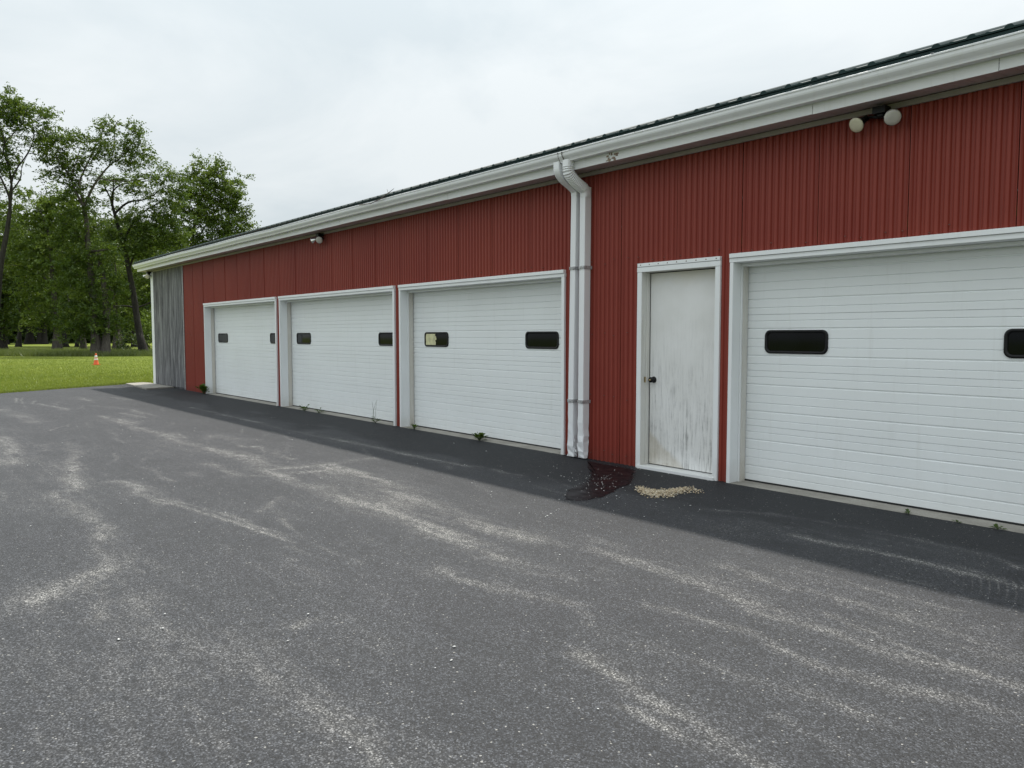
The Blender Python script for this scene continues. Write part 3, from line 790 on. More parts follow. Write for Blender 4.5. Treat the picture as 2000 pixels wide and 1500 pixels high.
sub(MB().box(x0+.061, x0+.073, .045, EY-.006, .03, 2.069), 'door_stop', JAMBW, fr)
sub(MB().box(x1-.0555, x1-.03, -.030, EY+.04, .03, 2.071), 'jamb', JAMBW, fr)
sub(MB().box(x0+.06, x1-.056, -.030, EY+.04, 2.0715, 2.09), 'head_jamb', JAMBW, fr)
sub(MB().box(x0+.03, x1-.03, -.055, EY+.05, -.02, .030), 'threshold', WHITE, fr, .004)
ed = part(MB().box(x0+.079, x1-.060, EY, EY+.045, .040, 2.062), 'entry_door', ENTRY, bevel=.003)
sub(MB().box(x0+.062, x1-.057, EY+.02, EY+.06, .031, 2.07), 'dark_gap', BLACKM, fr, 0)
kp = on_wall(1273, 742, EY-.05); kn = MB()
Mk = Matrix.Translation((x0+.079+.055, EY, kp[2])) @ Matrix.Rotation(math.radians(90), 4, 'X')
kn.lathe([(.034, .0), (.034, .006), (.014, .010), (.012, .028), (.022, .034), (.029, .046), (.029, .058), (.022, .066), (.006, .068)], 20, Mk)
sub(kn, 'door_knob', BLACKM, ed, 0, True)
Mk2 = Mk @ Matrix.Translation((0, 0, .066)); sub(MB().lathe([(.009, 0), (.009, .004), (.004, .005)], 12, Mk2), 'key_cylinder', BRASS, ed, 0, True)
sub(MB().box(x0+.0605, x0+.064, .02, EY-.01, kp[2]-.03, kp[2]+.03), 'strike_plate', BRASS, fr, 0)

# ------------------------------------------------------------------ floodlights under the eave
def floodlight(loc, lamps, label, scale=1.0, plate=True):
    t = tag(empty('floodlight', loc), label, 'floodlight', 'twin floodlights under the eave')
    def pt(mb, name, mat, par=t, smooth=True): o = mb.build(name, mat, None, smooth); o.parent = par; return o
    pt(MB().box(-.05, .05, -.05, .05, -.055, .0), 'mount_box', BLACKM, smooth=False)
    pt(MB().lathe([(.03, -.085), (.036, -.07), (.036, -.055)], 14), 'swivel_base', BLACKM)
    for (off, aim, lm, bk) in lamps:
        off = np.array(off); aim = np.array(aim, float); aim /= np.linalg.norm(aim)
        back = off - aim*.11
        pt(MB().tube([(off[0]*.12, 0, -.075), (back*.55+np.array([0, 0, -.05])*.45), back-aim*.035], [.013, .013, .016], 8), 'arm', BLACKM)
        q = Vector(aim).to_track_quat('Z', 'Y').to_matrix().to_4x4(); Mx = Matrix.Translation(Vector(off)) @ q
        hd = pt(MB().lathe([(.020, -.15), (.025, -.145), (.026, -.085), (.032, -.08), (.045, -.045), (.061, -.006), (.0635, .0)], 24, Mx), 'lamp', bk)
        pt(MB().lathe([(.0625, .0), (.056, .008), (.035, .014), (.006, .017)], 24, Mx), 'lens', lm, hd)
    return t
p = on_wall(1722, 207, -.10)
floodlight((p[0], -.10, 3.205), [((-.17, -.06, -.115), (-.15, -.85, -.50), LENSW, BLACKM), ((.115, -.06, -.115), (.42, -.80, -.42), LENSG, BLACKM)],
           'twin floodlight with black lamp backs above the near overhead door')
p = on_wall(624, 455, -.10)
floodlight((p[0], -.10, 3.205), [((-.16, -.05, -.12), (-.75, -.45, -.35), LENSG, SILVER), ((.09, -.05, -.13), (.62, -.75, -.30), LENSG, BLACKM)],
           'twin floodlight with one silver lamp above the middle overhead doors')
p = on_wall(291, 535, -.10)
floodlight((p[0]-.02, -.10, 3.215), [((-.20, -.05, -.13), (-.75, -.30, -.45), LENSG, SILVER), ((.04, -.05, -.15), (.62, -.75, -.20), LENSW, SILVER)],
           'twin floodlight at the grey board corner under the eave end')

# ------------------------------------------------------------------ puddle, pellets, chips
random.seed(5)
out = [(396,815),(500,838),(600,856),(720,872),(815,892),(835,935),(822,1000),(785,1030),(690,1060),(645,1105),(500,1158),(300,1190),(205,1172),(160,1132),(212,1080),(345,1022),(425,965),(412,900)]
P2 = [on_ground(1060+a/4.545, 720+b/4.545)[:2] for a, b in out]
Q = []
for a, b in zip(P2, P2[1:]+P2[:1]):
    for t in np.linspace(0, 1, 6)[:-1]: Q.append(a*(1-t)+b*t)
Q = np.array(Q)
for _ in range(2): Q = (np.roll(Q, 1, 0)+2*Q+np.roll(Q, -1, 0))/4
Q += (np.stack([fbm(Q[:, 0]*9, Q[:, 1]*9, 71), fbm(Q[:, 0]*9, Q[:, 1]*9, 72)], 1)-.5)*.10
Q[:, 1] = np.minimum(Q[:, 1], -.012)
c = Q.mean(0); mb = MB(); n_ = len(Q)
Qi = Q+(c-Q)*np.minimum(.5, .10/np.maximum(.01, np.linalg.norm(c-Q, axis=1)))[:, None]
Qi[:, 1] = np.where(Q[:, 1] > -.03, Q[:, 1], Qi[:, 1])
Vp = np.concatenate([np.c_[Q, np.full(n_, .0045)], np.c_[Qi, np.full(n_, .0045)], [[c[0], c[1], .0045]]])
Fp = np.array([(k_, (k_+1) % n_, n_+(k_+1) % n_) for k_ in range(n_)]+[(k_, n_+(k_+1) % n_, n_+k_) for k_ in range(n_)]+[(n_+k_, n_+(k_+1) % n_, 2*n_) for k_ in range(n_)])
tag(link('puddle', mesh_np('puddle', Vp, Fp, WATER, dict(film=np.concatenate([np.zeros(n_), np.ones(n_+1)])))), 'dark wet puddle below the downspouts reflecting the red wall', 'puddle', kind='structure')

def grains(name, pts, size, mat, label, cat, flat=.6):
    V, F = [], []
    base = np.array([(1,0,0),(-1,0,0),(0,1,0),(0,-1,0),(0,0,1),(0,0,-1)], float)
    tri = np.array([(0,2,4),(2,1,4),(1,3,4),(3,0,4),(2,0,5),(1,2,5),(3,1,5),(0,3,5)])
    for k_, p in enumerate(pts):
        s = size*RNG.uniform(.5, 1.3); a = RNG.uniform(0, 6.28); el = RNG.uniform(1.0, 2.0)
        b = base*np.array([s*el, s, s*flat])*RNG.uniform(.75, 1.2, (6, 1)); R_ = np.array([[math.cos(a), -math.sin(a), 0], [math.sin(a), math.cos(a), 0], [0, 0, 1]])
        V.append(b@R_.T+np.array(p)); F.append(tri+6*k_)
    tn = np.repeat(RNG.uniform(0, 1, len(pts)), 6)
    return tag(link(name, mesh_np(name, np.concatenate(V), np.concatenate(F), mat, dict(tint=tn))), label, cat, kind='stuff')
# pellet heap: a thin crescent below the entry door
heap = []
top = [(1246,952),(1262,957),(1290,958),(1320,956),(1345,953),(1372,962)]; bot = [(1246,956),(1258,968),(1280,973),(1305,972),(1335,963),(1372,964)]
for _ in range(1500):
    t = RNG.beta(1.6, 2.0)*(len(top)-1); i = min(int(t), len(top)-2); f_ = t-i; v = RNG.beta(1.6, 1.6)
    a = np.array(top[i])*(1-f_)+np.array(top[i+1])*f_; b = np.array(bot[i])*(1-f_)+np.array(bot[i+1])*f_
    q = a*(1-v)+b*v+RNG.normal(0, 1.5, 2); g = on_ground(*q)
    heap.append((g[0]+RNG.normal(0, .02), g[1]+RNG.normal(0, .02), .006+.018*4*v*(1-v)*RNG.uniform(0, 1)))
grains('pellet_heap', heap, .0064, PELLET, 'small crescent heap of tan pellets below the stained entry door', 'pellets')
ch = []
for _ in range(75):
    g = on_ground(1060+RNG.normal(500, 130)/4.545, 720+RNG.normal(1020, 60)/4.545); ch.append((g[0], g[1], .008))
for _ in range(60):
    g = on_ground(RNG.uniform(900, 1420), RNG.uniform(905, 1000)); ch.append((g[0], min(g[1], -.1), .005))
for _ in range(110):
    x_, y_ = RNG.uniform(-14, -.5), RNG.uniform(-5.6, -.4); ch.append((x_, y_, .004))
grains('paint_chips', ch, .0052, CHIPS, 'white paint chips scattered over the asphalt and puddle', 'paint chips', .35)
ch = []
for (x_, y_) in ((1102,932),(1110,938),(1118,934),(1125,939),(1096,930),(1092,995),(1076,1004),(1069,1008),(1028,992),(322,1200),(318,1228),(602,1200),(887,1264),(850,1306),(684,1462),(1168,1386),(232,1250)):
    g = on_ground(x_, y_)
    ch.append((g[0], g[1], .004))
grains('larger_chips', ch, .0075, CHIPS, 'larger white flakes lying singly on the open asphalt', 'flakes', .3)

# twig caught on the gutter
p = on_wall(742, 396, -.42); tw = MB()
tw.tube([(p[0]-.62, -.43, 3.44), (p[0]-.2, -.46, 3.40), (p[0]+.05, -.45, 3.43), (p[0]+.22, -.41, 3.50), (p[0]+.30, -.36, 3.56)], [.004, .006, .007, .006, .003], 5)
tw.tube([(p[0]+.22, -.41, 3.50), (p[0]+.12, -.37, 3.58)], [.004, .002], 5); tw.tube([(p[0]+.05, -.45, 3.43), (p[0]+.2, -.43, 3.44)], [.004, .003], 5)
tw.v = [(a_, b_, c_-.03) for a_, b_, c_ in tw.v]
tag(tw.build('twig', TWIG), 'thin forked twig caught on the gutter lip', 'twig')

# ------------------------------------------------------------------ traffic cone
g = on_ground(188, 712.5); cone = tag(empty('traffic_cone', (g[0], g[1], -.01)), 'orange traffic cone with white bands on the lawn', 'traffic cone')
def cpart(mb, name, mat, sm=True): o = mb.build(name, mat, None, sm); o.parent = cone
Hc = .56; rad = lambda z: .125-.095*(z/Hc)
cpart(MB().box(-.16, .16, -.16, .16, 0, .03), 'base', ORANGE, False)
prof = [(rad(.03)+.012, .03)] + [(rad(z), z) for z in (.05, .2, .35, .5, Hc-.01)] + [(rad(Hc)-.008, Hc)]
cpart(MB().lathe(prof, 24), 'body', ORANGE)
for za, zb in ((.24, .31), (.36, .46)): cpart(MB().lathe([(rad(za), za), (rad(za)+.003, za+.002), (rad(zb)+.003, zb-.002), (rad(zb), zb)], 24), 'white_band', CONEW)

# far marker post
g = on_ground(71.5, 670); mp = tag(empty('marker_post', (g[0], g[1], -.01)), 'short post with a white top at the far wood edge', 'post')
o = MB().box(-.06, .06, -.06, .06, 0, .85).build('post', TWIG); o.parent = mp
o = MB().box(-.13, .13, -.09, .09, .85, 1.3).build('white_top', CONEW); o.parent = mp

# ------------------------------------------------------------------ plants
LEAF_A = m_leaf('locust_leaf', (0.030, 0.060, 0.010), (0.066, 0.115, 0.017), (0.130, 0.180, 0.026))
LEAF_B = m_leaf('maple_leaf', (0.040, 0.072, 0.010), (0.095, 0.150, 0.020), (0.180, 0.235, 0.034))
LEAF_C = m_leaf('far_leaf', (0.022, 0.040, 0.012), (0.040, 0.066, 0.018), (0.070, 0.100, 0.030), .3)
LEAF_W = m_leaf('weed_leaf', (0.030, 0.060, 0.012), (0.060, 0.110, 0.018), (0.10, 0.16, 0.03))
GRASSM = m_leaf('grass_blade', (0.12, 0.165, 0.02), (0.20, 0.25, 0.035), (0.30, 0.33, 0.07), .4)
TALLG = m_leaf('tall_grass_blade', (0.075, 0.10, 0.026), (0.115, 0.145, 0.038), (0.17, 0.19, 0.07), .3)
BARK_G = m_bark('grey_brown_bark', (0.035, 0.031, 0.027), (0.115, 0.103, 0.09))
BARK_D = m_bark('dark_bark', (0.016, 0.015, 0.014), (0.052, 0.047, 0.042))
STEM = m_simple('green_stem', (0.06, 0.09, 0.025), 0.7)

def leaf_mesh(name, C, tint, size, asp, mat, droop=0.25):
    """one folded quad per leaf at centres C"""
    n = len(C); d = RNG.normal(0, 1, (n, 3)); d[:, 2] = d[:, 2]*.55-droop; d /= np.linalg.norm(d, axis=1)[:, None]
    nn = RNG.normal(0, 1, (n, 3)); nn[:, 2] += .9; b = np.cross(d, nn); b /= (np.linalg.norm(b, axis=1)[:, None]+1e-9); up = np.cross(b, d)
    s = (size*RNG.uniform(.55, 1.35, n))[:, None]; w = s*asp
    V = np.stack([C-d*s*.5, C+b*w*.5+up*w*.22-d*s*.05, C+d*s*.5-up*s*.08, C-b*w*.5+up*w*.22-d*s*.05], 1).reshape(-1, 3)
    F = np.arange(4*n).reshape(n, 4)
    return mesh_np(name, V, F, mat, dict(tint=np.repeat(np.clip(tint, 0, 1), 4)))
def clumps(blobs, Z, dens, per, spread, flat=.55, deep=1.0):
    """leaf clump centres through ellipsoid masses; returns clump centres, leaf centres and tint"""
    CC, LC, TT = [], [], []
    for bl in blobs:
        px, py, rx, ry = bl[:4]; k_ = bl[4] if len(bl) > 4 else 1.0
        m = Z/1500.0; rX, rZ = rx*m, ry*m; rY = (rX+rZ)*.5*deep
        c = at_depth(px, py, Z); n = max(2, int(2.0*dens*k_*math.pi*rX*rZ))
        v = RNG.normal(0, 1, (n, 3)); v /= np.linalg.norm(v, axis=1)[:, None]; v *= (RNG.uniform(.12, 1, n)**.42)[:, None]
        off = np.outer(v[:, 0]*rX, RIGHT) + np.outer(v[:, 1]*rY, FWD_H) + np.outer(v[:, 2]*rZ, [0, 0, 1])
        cc = c+off; CC.append(cc)
        for q in cc:
            sp = spread*RNG.uniform(.7, 1.4); nl = int(1.25*per*RNG.uniform(.6, 1.4)); nt = 5
            out_ = (q-c); out_ = out_/(np.linalg.norm(out_)+1e-6)
            td = RNG.normal(0, 1, (nt, 3))*[1, 1, flat]+out_*.7+[0, 0, .12]; td /= np.linalg.norm(td, axis=1)[:, None]
            w_ = RNG.integers(0, nt, nl); f_ = RNG.uniform(.05, 1, nl)**.8
            l = td[w_]*(f_*sp*2.1)[:, None]; l[:, 2] -= .18*sp*f_**2
            l += RNG.normal(0, .20*sp, (nl, 3))*(.55+.45*f_)[:, None]
            LC.append(q+l); t0 = RNG.normal(.48, .22); TT.append(t0+RNG.normal(0, .12, nl))
    return np.concatenate(CC), np.concatenate(LC), np.concatenate(TT)
def tree(name, label, Z, trunk, r0, limbs, blobs, leafmat, bark, dens=2.6, per=60, spread=.42, leaf=.17, asp=.55, group='trees beyond the lawn', second=None, twig=.35, flat=.55, deep=1.0):
    m = Z/1500.0; base = at_depth(*trunk[0], Z)
    t = tag(empty(name, (base[0], base[1], 0)), label, 'tree', group)
    wood = MB(); nodes = []
    def add(pts, ra, rb, wob):
        pts = [at_depth(a, b, Z)+FWD_H*RNG.normal(0, wob) if i else at_depth(a, b, Z) for i, (a, b) in enumerate(pts)]
        if nodes and pts[0][2] > 1.0:        # a limb leaves an existing one
            N_ = np.array([p for p, r in nodes]); dd = N_-pts[0]; k_ = int(np.argmin((dd@RIGHT)**2+dd[:, 2]**2))
            ra = min(ra, nodes[k_][1]*.85); sh = N_[k_]-pts[0]; pts = [N_[k_]]+[p+FWD_H*(sh@FWD_H) for p in pts[1:]]
        pts[0] = pts[0] if pts[0][2] > .4 else np.array([pts[0][0], pts[0][1], -.05])
        for _ in range(2):
            Q = [pts[0]]
            for a, b in zip(pts[:-1], pts[1:]): Q += [a*.75+b*.25, a*.25+b*.75]
            pts = Q+[pts[-1]]
        n = len(pts); rr = [ra+(rb-ra)*(i/(n-1)) for i in range(n)]
        wood.tube(pts, rr, 9); nodes.extend((p, r) for p, r in zip(pts, rr))
        return pts
    def root(pts, ra, rb):
        p = add(pts, ra, rb, .12)
        b = p[0]; dr = p[2]-b; dr /= dr[2]; wood.tube([b-dr*.1, b+dr*.25, b+dr*.9, b+dr*1.8], [ra*1.7, ra*1.35, ra*1.08, ra*.8], 10)
    root(trunk, r0, r0*.26)
    if second: root(second, r0*.8, r0*.4)
    for L in limbs: add(L, r0*.36, .018, .5)
    N = np.array([p for p, r in nodes]); zcut = N[:, 2].max()*.22
    cc, lc, tt = clumps(blobs, Z, dens, per, spread, flat, deep)
    # a bough from the nearest limb to every few clumps
    order = np.argsort([np.min(np.linalg.norm(N-c, axis=1)) for c in cc]); NN = N.copy()
    for q, i in enumerate(order):
        if RNG.uniform() > twig: continue
        c = cc[i]; d = np.linalg.norm(NN-c, axis=1)+np.maximum(0, NN[:, 2]-c[2])*.8; j = int(np.argmin(d)); a = NN[j]
        if d[j] > 6 or d[j] < .25: continue
        mid = (a+c)/2+RNG.normal(0, .12, 3)+np.array([0, 0, .08*d[j]]); r_ = max(.012, min(.06, .016*d[j]+.01))
        wood.tube([a, mid, c], [r_, r_*.7, r_*.3], 5, False); NN = np.concatenate([NN, [mid, c]])
    wo = wood.build('trunk', bark, None, True); wo.parent = t; wo.location = (-base[0], -base[1], 0)
    cr = link('crown', leaf_mesh('crown', lc, tt, leaf, asp, leafmat)); cr.parent = t; cr.location = (-base[0], -base[1], 0)
    return t

tree('locust_tree', 'tall open crowned locust at the left picture edge with a curved bare twig', 52, [(-24,697),(-8,600),(2,520),(12,450),(20,400),(22,385)], .26,
     [[(20,402),(15,360),(20,300),(8,260),(-10,230)], [(22,388),(35,340),(45,300),(62,265),(66,232)], [(22,388),(5,350),(-15,320),(-40,300)], [(23,378),(45,350),(57,335),(52,315)], [(62,265),(85,255),(105,262)], [(18,330),(14,290),(30,250)]],
     [(12,212,40,20),(0,185,14,12,.8),(55,228,42,24),(92,242,24,20,.8),(30,265,55,26,.8),(90,275,30,16,.7),(-35,250,50,60),(70,300,24,12,.5),(15,310,40,14,.5),(-25,330,45,40),(112,268,10,8,.7),(30,200,10,8),(5,385,25,20,.5)],
     LEAF_A, BARK_D, dens=3.6, per=56, spread=.40, leaf=.20, asp=.42, twig=.55)
tree('locust_tree', 'big double trunked locust behind the traffic cone', 54, [(190,697),(186,640),(178,560),(172,480),(168,430),(163,392)], .33,
     [[(165,405),(150,370),(140,345),(125,310),(120,285)], [(165,400),(162,360),(165,330),(180,300),(190,275)], [(167,405),(180,370),(195,345),(218,322),(240,312),(262,290)], [(216,323),(222,285),(225,250),(238,240)], [(195,346),(230,355),(270,352),(300,345)], [(140,345),(155,320),(160,295)], [(172,470),(150,455),(125,450)], [(174,500),(205,490),(225,480)], [(205,640),(206,600),(215,560),(222,500)]],
     [(112,296,26,18),(100,325,24,18,.7),(140,272,20,12,.7),(128,318,26,18),(185,282,36,20),(165,300,20,14,.7),(222,250,22,12),(250,258,20,12,.8),(205,240,8,6,.6),(258,285,26,22),(240,305,40,16,.8),(275,318,22,18,.8),(150,340,24,14,.7),(172,350,24,14,.6),(130,372,26,14),(285,345,14,10,.6),
      (150,400,36,18),(165,440,40,22),(140,470,36,24),(185,495,45,22),(160,520,40,26),(150,570,36,28),(200,560,36,26),(180,610,40,24),(150,632,34,18),(205,632,34,18),(130,655,24,8,.6),(180,650,30,10,.8)],
     LEAF_A, BARK_G, dens=4.2, per=56, spread=.40, leaf=.20, asp=.42, second=[(206,697),(207,640),(204,570),(196,520),(192,495)], twig=.5)
tree('leaning_tree', 'leaning dark trunked tree with level boughs beside the building corner', 58, [(282,694),(270,640),(260,580),(252,530),(245,490),(234,450),(222,412),(215,385)], .28,
     [[(226,418),(250,393),(285,394),(300,380),(318,362)], [(240,470),(265,430),(290,402),(330,390)], [(216,390),(235,365),(262,348),(292,350)], [(216,388),(210,362),(204,342)], [(250,525),(262,495),(285,482),(310,478)], [(262,600),(240,596),(215,600)], [(262,605),(290,590),(318,575)], [(220,405),(224,372),(232,345)]],
     [(310,346,34,14),(336,362,22,12,.8),(290,368,40,10,.6),(322,388,34,18,.8),(285,425,50,18),(310,450,40,22),(240,440,36,16,.8),(255,480,40,20),(305,490,44,22),(225,365,30,14,.7),(250,352,30,10,.6),(205,345,14,10,.6),(215,400,24,14,.5),(340,420,18,20,.8),(225,470,26,20),(340,465,22,25)],
     LEAF_A, BARK_D, dens=4.2, per=54, spread=.42, leaf=.20, asp=.42, twig=.6, flat=.4)
tree('round_crowned_tree', 'full round crowned tree rising behind the barn roof', 82, [(376,690),(374,560),(373,480),(385,420),(400,360)], .26,
     [[(374,490),(400,440),(430,400),(445,360)], [(374,500),(420,470),(462,452),(490,450)], [(374,480),(355,430),(350,400)], [(395,380),(425,350),(435,335)]],
     [(402,330,26,20),(385,352,24,14,.8),(435,338,22,16,.9),(462,348,14,12,.7),(350,365,14,10,.7),(395,370,48,26),(440,378,36,24),(372,400,38,24,.85),(425,415,50,28),(465,400,18,18,.8),(355,430,20,22,.7),(405,450,40,26,.9),(455,440,34,24),(480,462,20,14,.8),(440,480,60,24),(498,440,7,7,.7),(378,470,22,18,.5),(505,470,8,6,.5)],
     LEAF_B, BARK_D, dens=2.5, per=54, spread=.50, leaf=.23, asp=.6, twig=.3)
tree('maple_tree', 'bright green broad maple left of the double trunked locust', 74, [(112,681),(110,620),(104,560),(100,500),(96,450)], .36,
     [[(100,500),(75,460),(55,430)], [(100,510),(125,470),(140,440)], [(104,560),(80,540),(55,530)]],
     [(70,388,34,16),(100,385,36,18),(60,415,44,20),(110,415,44,22),(135,400,22,14),(60,455,46,26),(115,455,46,26),(80,490,50,26),(50,510,36,26),(120,505,40,28),(95,545,44,26),(120,580,34,26),(70,575,30,20,.8),(105,615,36,18),(60,625,30,14,.8),(85,645,30,8,.6),(150,430,24,20),(130,630,24,14)],
     LEAF_B, BARK_G, dens=2.2, per=60, spread=.42, leaf=.20, asp=.7, twig=.12, deep=1.8)
tree('dark_tree', 'dark low hanging tree at the left edge under the tall locust', 78, [(4,676),(2,620),(0,560),(-4,500)], .4, [[(2,600),(30,560),(55,540)], [(0,560),(-30,520)]],
     [(10,420,26,30,.8),(15,470,36,34),(20,525,46,32),(-20,560,40,40),(30,565,44,30),(0,605,44,26),(45,605,38,22),(20,640,40,12,.7),(-30,460,40,60)],
     LEAF_A, BARK_D, dens=2.0, per=60, spread=.46, leaf=.22, asp=.6, twig=.12)
tree('understorey_tree', 'yellow green leafy tree between the leaning trunk and the barn', 76, [(229,684),(226,640),(222,580),(225,530)], .34, [[(225,600),(255,560),(280,540)], [(222,580),(200,550)]],
     [(240,520,34,26),(285,530,34,26),(232,565,36,26),(280,575,38,28),(300,615,28,26),(240,610,36,26),(270,640,30,18,.8),(230,640,24,14,.6),(310,560,24,34)],
     LEAF_B, BARK_G, dens=2.0, per=58, spread=.42, leaf=.19, asp=.6, twig=.12)
tree('slender_tree', 'slender pale trunk standing behind the double trunked locust', 79, [(163,684),(161,640),(159,580),(160,520)], .26, [[(160,560),(185,530)]],
     [(165,500,46,34),(150,550,46,30),(185,550,40,34),(175,600,36,20)], LEAF_A, BARK_G, dens=2.4, per=50, spread=.44, leaf=.2, asp=.6, twig=.1)
tree('far_tree', 'stout far trunk left of the white topped post', 128, [(58,672),(58,630),(60,590)], .62, [[(58,610),(40,580)], [(58,605),(85,580)]],
     [(30,590,40,24),(60,570,46,30),(80,595,34,20)], LEAF_C, BARK_D, dens=2.0, per=46, spread=.7, leaf=.36, asp=.6, twig=.1, deep=3.5, group='far trees along the wood edge')
tree('far_tree', 'paired dark far trunks right of the white topped post', 126, [(79,672),(80,630),(78,590)], .5, [[(79,610),(100,580)]],
     [(90,590,34,22),(70,560,40,30),(105,600,26,18)], LEAF_C, BARK_D, dens=2.0, per=46, spread=.7, leaf=.36, asp=.6, twig=.1, deep=3.5, second=[(87,672),(88,630),(90,590)], group='far trees along the wood edge')
tree('far_tree', 'far leaning trunk at the left edge of the wood', 122, [(8,672),(4,635),(-2,600)], .55, [], [(0,590,44,24),(-10,560,40,30)], LEAF_C, BARK_D, dens=2.0, per=46, spread=.7, leaf=.36, asp=.6, twig=.1, deep=3.5, group='far trees along the wood edge')
tree('far_tree', 'far grey trunk between the double locust and the leaning tree', 90, [(233,682),(231,640),(230,600)], .42, [], [(225,590,36,22),(250,600,30,22)], LEAF_C, BARK_G, dens=1.6, per=46, spread=.55, leaf=.28, asp=.6, twig=.1, group='far trees along the wood edge')
tree('far_tree', 'dark far trunk just right of the broad maple trunk', 96, [(126,678),(122,640),(118,600)], .38, [], [(130,600,36,20),(115,580,36,24)], LEAF_C, BARK_D, dens=1.6, per=46, spread=.55, leaf=.28, asp=.6, twig=.1, group='far trees along the wood edge')

for (px_, lab, bl_) in ((150, 'thin dark trunk deep in the grove left of the slender pale trunk', [(140,470,50,40),(170,520,46,36)]),
                       (36, 'dark grove trunk between the left locust and the stout far trunk', [(30,470,50,44),(60,530,50,34),(0,540,50,34)]),
                       (208, 'dark grove trunk hidden close behind the double locust', [(210,470,50,40),(230,530,46,36)]),
                       (262, 'dark grove trunk just left of the leaning trunk foot', [(270,480,46,40),(290,540,46,36)])):
    for Zt in (96,):
        yb = 655+1.41*1500/Zt
        tree('grove_tree', lab, Zt, [(px_, yb), (px_+RNG.uniform(-5, 5), 630), (px_, 570), (px_+3, 500)], RNG.uniform(.16, .3), [[(px_, 580), (px_-20, 540)], [(px_, 570), (px_+22, 530)]],
             bl_, LEAF_C, BARK_D, dens=1.9, per=50, spread=.7, leaf=.34, asp=.6, twig=.1, group='trees deep in the grove', deep=4.2)  # grove trees added, crowns stretched in depth, to shade the back lawn

def shrub(name, label, Z, blobs, mat, leaf=.16, dens=3.6):
    b = at_depth(blobs[0][0], 690, Z); t = tag(empty(name, (b[0], b[1], 0)), label, 'shrub', 'shrubs at the wood edge')
    cc, lc, tt = clumps(blobs, Z, dens, 50, .34, .7); lc[:, 2] = np.maximum(lc[:, 2], .02)
    o = link('foliage', leaf_mesh('foliage', lc, tt, leaf, .65, mat)); o.parent = t; o.location = (-b[0], -b[1], 0)
    w = MB()
    for c in cc[::5]: w.tube([(b[0]+RNG.normal(0, .15), b[1]+RNG.normal(0, .15), -.02), (c+[b[0], b[1], 0])/2*[1, 1, 1], c], [.025, .018, .008], 5, False)
    o = w.build('stem', BARK_D); o.parent = t; o.location = (-b[0], -b[1], 0)
shrub('shrub', 'dark shrub at the foot of the leaning trunk', 62, [(256,672,17,14),(246,664,10,10)], LEAF_C)
shrub('shrub', 'bright leafy shrub between the leaning trunk and the barn corner', 66, [(290,652,12,18),(296,672,10,12),(284,630,12,14)], LEAF_B)

# woodland mass far behind the trunks
V = []; T = []
bl = [(x + RNG.uniform(-12, 12), RNG.uniform(575, 655), RNG.uniform(20, 36), RNG.uniform(16, 28), .9) for x in np.linspace(-60, 330, 34)]
bl += [(x + RNG.uniform(-8, 8), 664, 18, 8, .8) for x in np.linspace(-60, 330, 22)]
bl += [(x + RNG.uniform(-12, 12), RNG.uniform(470, 560), 34, 26, .7) for x in np.linspace(-60, 340, 18)]
cc, lc, tt = clumps(bl, 150, .7, 60, 1.0, .7); lc += np.outer(RNG.uniform(-8, 14, len(lc)), FWD_H); lc[:, 2] = np.maximum(lc[:, 2], .05)
tag(link('distant_woodland', leaf_mesh('distant_woodland', lc, tt*.75, .75, .7, LEAF_C)), 'dark distant wood filling the gaps between the trunks', 'woodland', kind='stuff')

# grass: short blades on the lawn, a taller fringe under the trees
def blades(name, P_, h, w, mat, label, tint0=.5, cat='grass'):
    n = len(P_); a = RNG.uniform(0, 6.283, n); hh = h*RNG.uniform(.5, 1.4, n); ln = RNG.normal(0, .45, (n, 2))*hh[:, None]
    dx = np.cos(a)*w; dy = np.sin(a)*w
    V = np.stack([np.stack([P_[:, 0]-dx, P_[:, 1]-dy, P_[:, 2]], 1), np.stack([P_[:, 0]+dx, P_[:, 1]+dy, P_[:, 2]], 1), np.stack([P_[:, 0]+ln[:, 0], P_[:, 1]+ln[:, 1], P_[:, 2]+hh], 1)], 1).reshape(-1, 3)
    tn = np.repeat(np.clip(tint0+(fbm(P_[:, 0]*.7, P_[:, 1]*.7, 90)-.5)*.7+RNG.normal(0, .2, n), 0, 1), 3)
    return tag(link(name, mesh_np(name, V, np.arange(3*n).reshape(n, 3), mat, dict(tint=tn))), label, cat, kind='stuff')
pts = []
while len(pts) < 60000:
    x_, y_ = RNG.uniform(-60, 345), 655+RNG.uniform(38, 118)
    g = on_ground(x_, y_); edge = -24.27 + (min(g[1], -.57)+.57)*(-1.91/3.27)
    if g[0] < edge+.05 and not (g[1] > -.3 and g[0] > -23.5): pts.append((g[0], g[1], -.014))
blades('lawn_grass', np.array(pts), .055, .009, GRASSM, 'short mown grass blades over the sunny lawn')
ed = []
for y_ in RNG.uniform(-9, .1, 9000):
    ex = -24.27 + (min(y_, -.57)+.57)*(-1.91/3.27); ed.append((ex+RNG.normal(-.05, .07), y_, -.012))
blades('edge_grass', np.array(ed), .07, .007, GRASSM, 'ragged strip of grass along the asphalt edge', .55)
pts = []
while len(pts) < 26000:
    g = at_depth(RNG.uniform(-60, 330), 690, RNG.uniform(52, 64)); pts.append((g[0], g[1], -.014))
blades('tall_grass', np.array(pts), .34, .018, TALLG, 'unmown taller grass fringe around the tree feet', .5)

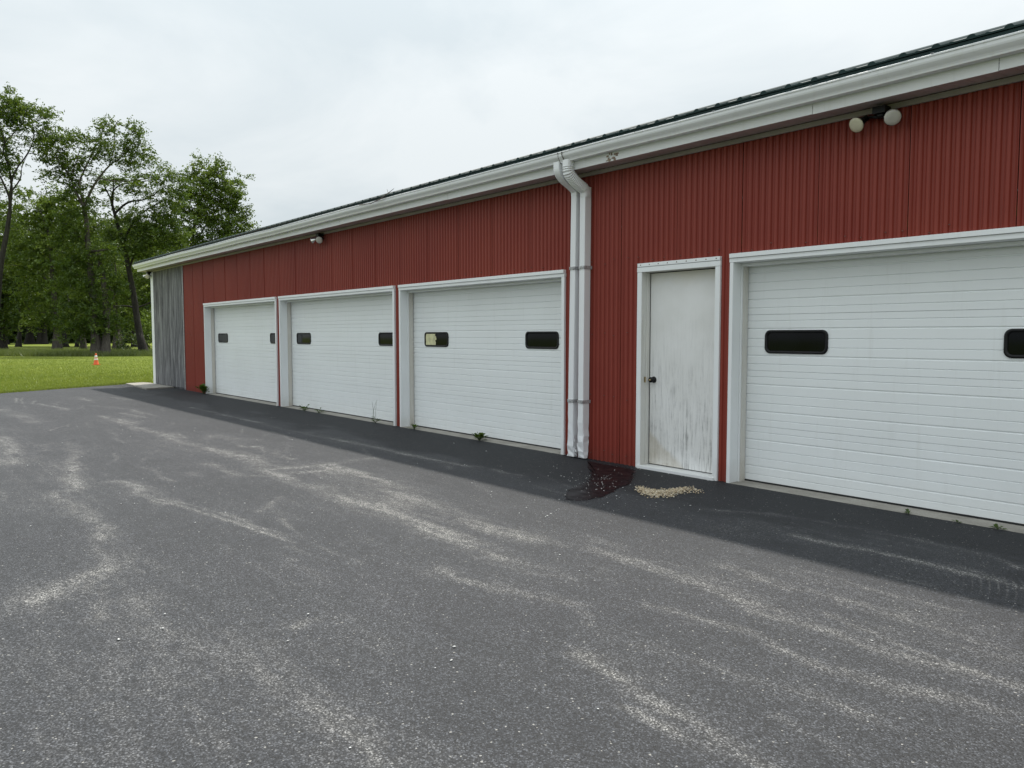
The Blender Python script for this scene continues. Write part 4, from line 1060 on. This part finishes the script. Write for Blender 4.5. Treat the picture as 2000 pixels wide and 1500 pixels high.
# weeds along the door sills
def weed(x, y, n, r, h, label, leaf=.05, stems=0, sh=.3):
    t = tag(empty('weed', (x, y, 0)), label, 'weed', 'weeds along the wall foot')
    V, F, mbs = [], [], MB()
    for k_ in range(n):
        a = RNG.uniform(0, 6.28); tilt = RNG.uniform(.2, 1.0); L = r*RNG.uniform(.5, 1.1); d = np.array([math.cos(a)*tilt, math.sin(a)*tilt*.7, RNG.uniform(.25, 1.0)*h/r]); d /= np.linalg.norm(d)
        tip = d*L; b = np.cross(d, [0, 0, 1.0]); b /= np.linalg.norm(b)+1e-9; up = np.cross(b, d); s = leaf*RNG.uniform(.6, 1.3)
        mbs.tube([(0, 0, 0), tip*.5+np.array([0, 0, .01]), tip], .0018, 4, False)
        rows = []
        for f_, w_ in ((0, .05), (.3, .9), (.6, 1.0), (.85, .55), (1.0, .05)):
            c = tip+d*s*f_*1.6-np.array([0, 0, 1])*s*.5*f_*f_; rows.append((c-b*s*.5*w_+up*s*.12*w_, c, c+b*s*.5*w_+up*s*.12*w_))
        i0 = len(V)
        for q in rows: V.extend(q)
        for j in range(4):
            for m_ in range(2): F.append((i0+j*3+m_, i0+j*3+m_+1, i0+j*3+m_+4, i0+j*3+m_+3))
    V = np.array(V); V[:, 2] = np.maximum(V[:, 2], .004)
    tn = np.repeat(np.clip(RNG.normal(.5, .22, n), 0, 1), 15)
    o = link('leaves', mesh_np('leaves', V, np.array(F), LEAF_W, dict(tint=tn))); o.parent = t
    for k_ in range(stems):
        a = RNG.uniform(-.05, .05, 2); p0 = np.array([RNG.uniform(-.1, .1), 0, 0]); mbs.tube([p0, p0+[a[0]*.4, 0, sh*.5], p0+[a[0], a[1], sh*RNG.uniform(.8, 1.1)]], [.003, .0025, .0015], 4)
    o = mbs.build('stem', STEM); o.parent = t
g = on_ground(413, 768); weed(g[0]+.05, -.09, 70, .17, .22, 'leafy dark weed at the foot of the farthest overhead door', .075)
g = on_ground(941, 860); weed(g[0], -.045, 60, .085, .07, 'bushy green weed at the sill of the third overhead door', .038)
g = on_ground(818, 838); weed(g[0], -.045, 24, .07, .05, 'low weed by the left jamb of the third overhead door', .03)
g = on_ground(610, 801); weed(g[0], -.045, 26, .10, .06, 'sparse weed at the left of the second door sill', .035, 3, .12)
g = on_ground(742, 825); weed(g[0], -.045, 16, .09, .05, 'two tall bare weed stalks by the second door', .03, 3, .42)
g = on_ground(636, 806); weed(g[0], -.045, 18, .10, .05, 'flat little weed mid sill of the second door', .03)
g = on_ground(1778, 1003); weed(g[0], -.045, 10, .022, .015, 'tiny weed on the concrete sill under the near door', .018)
g = on_ground(1953, 1032); weed(g[0], -.045, 14, .026, .016, 'small grassy weed on the near door sill by the picture edge', .02)
g = on_ground(1878, 1017); weed(g[0], -.045, 7, .018, .014, 'tiniest sprig between the two weeds under the near door', .016)
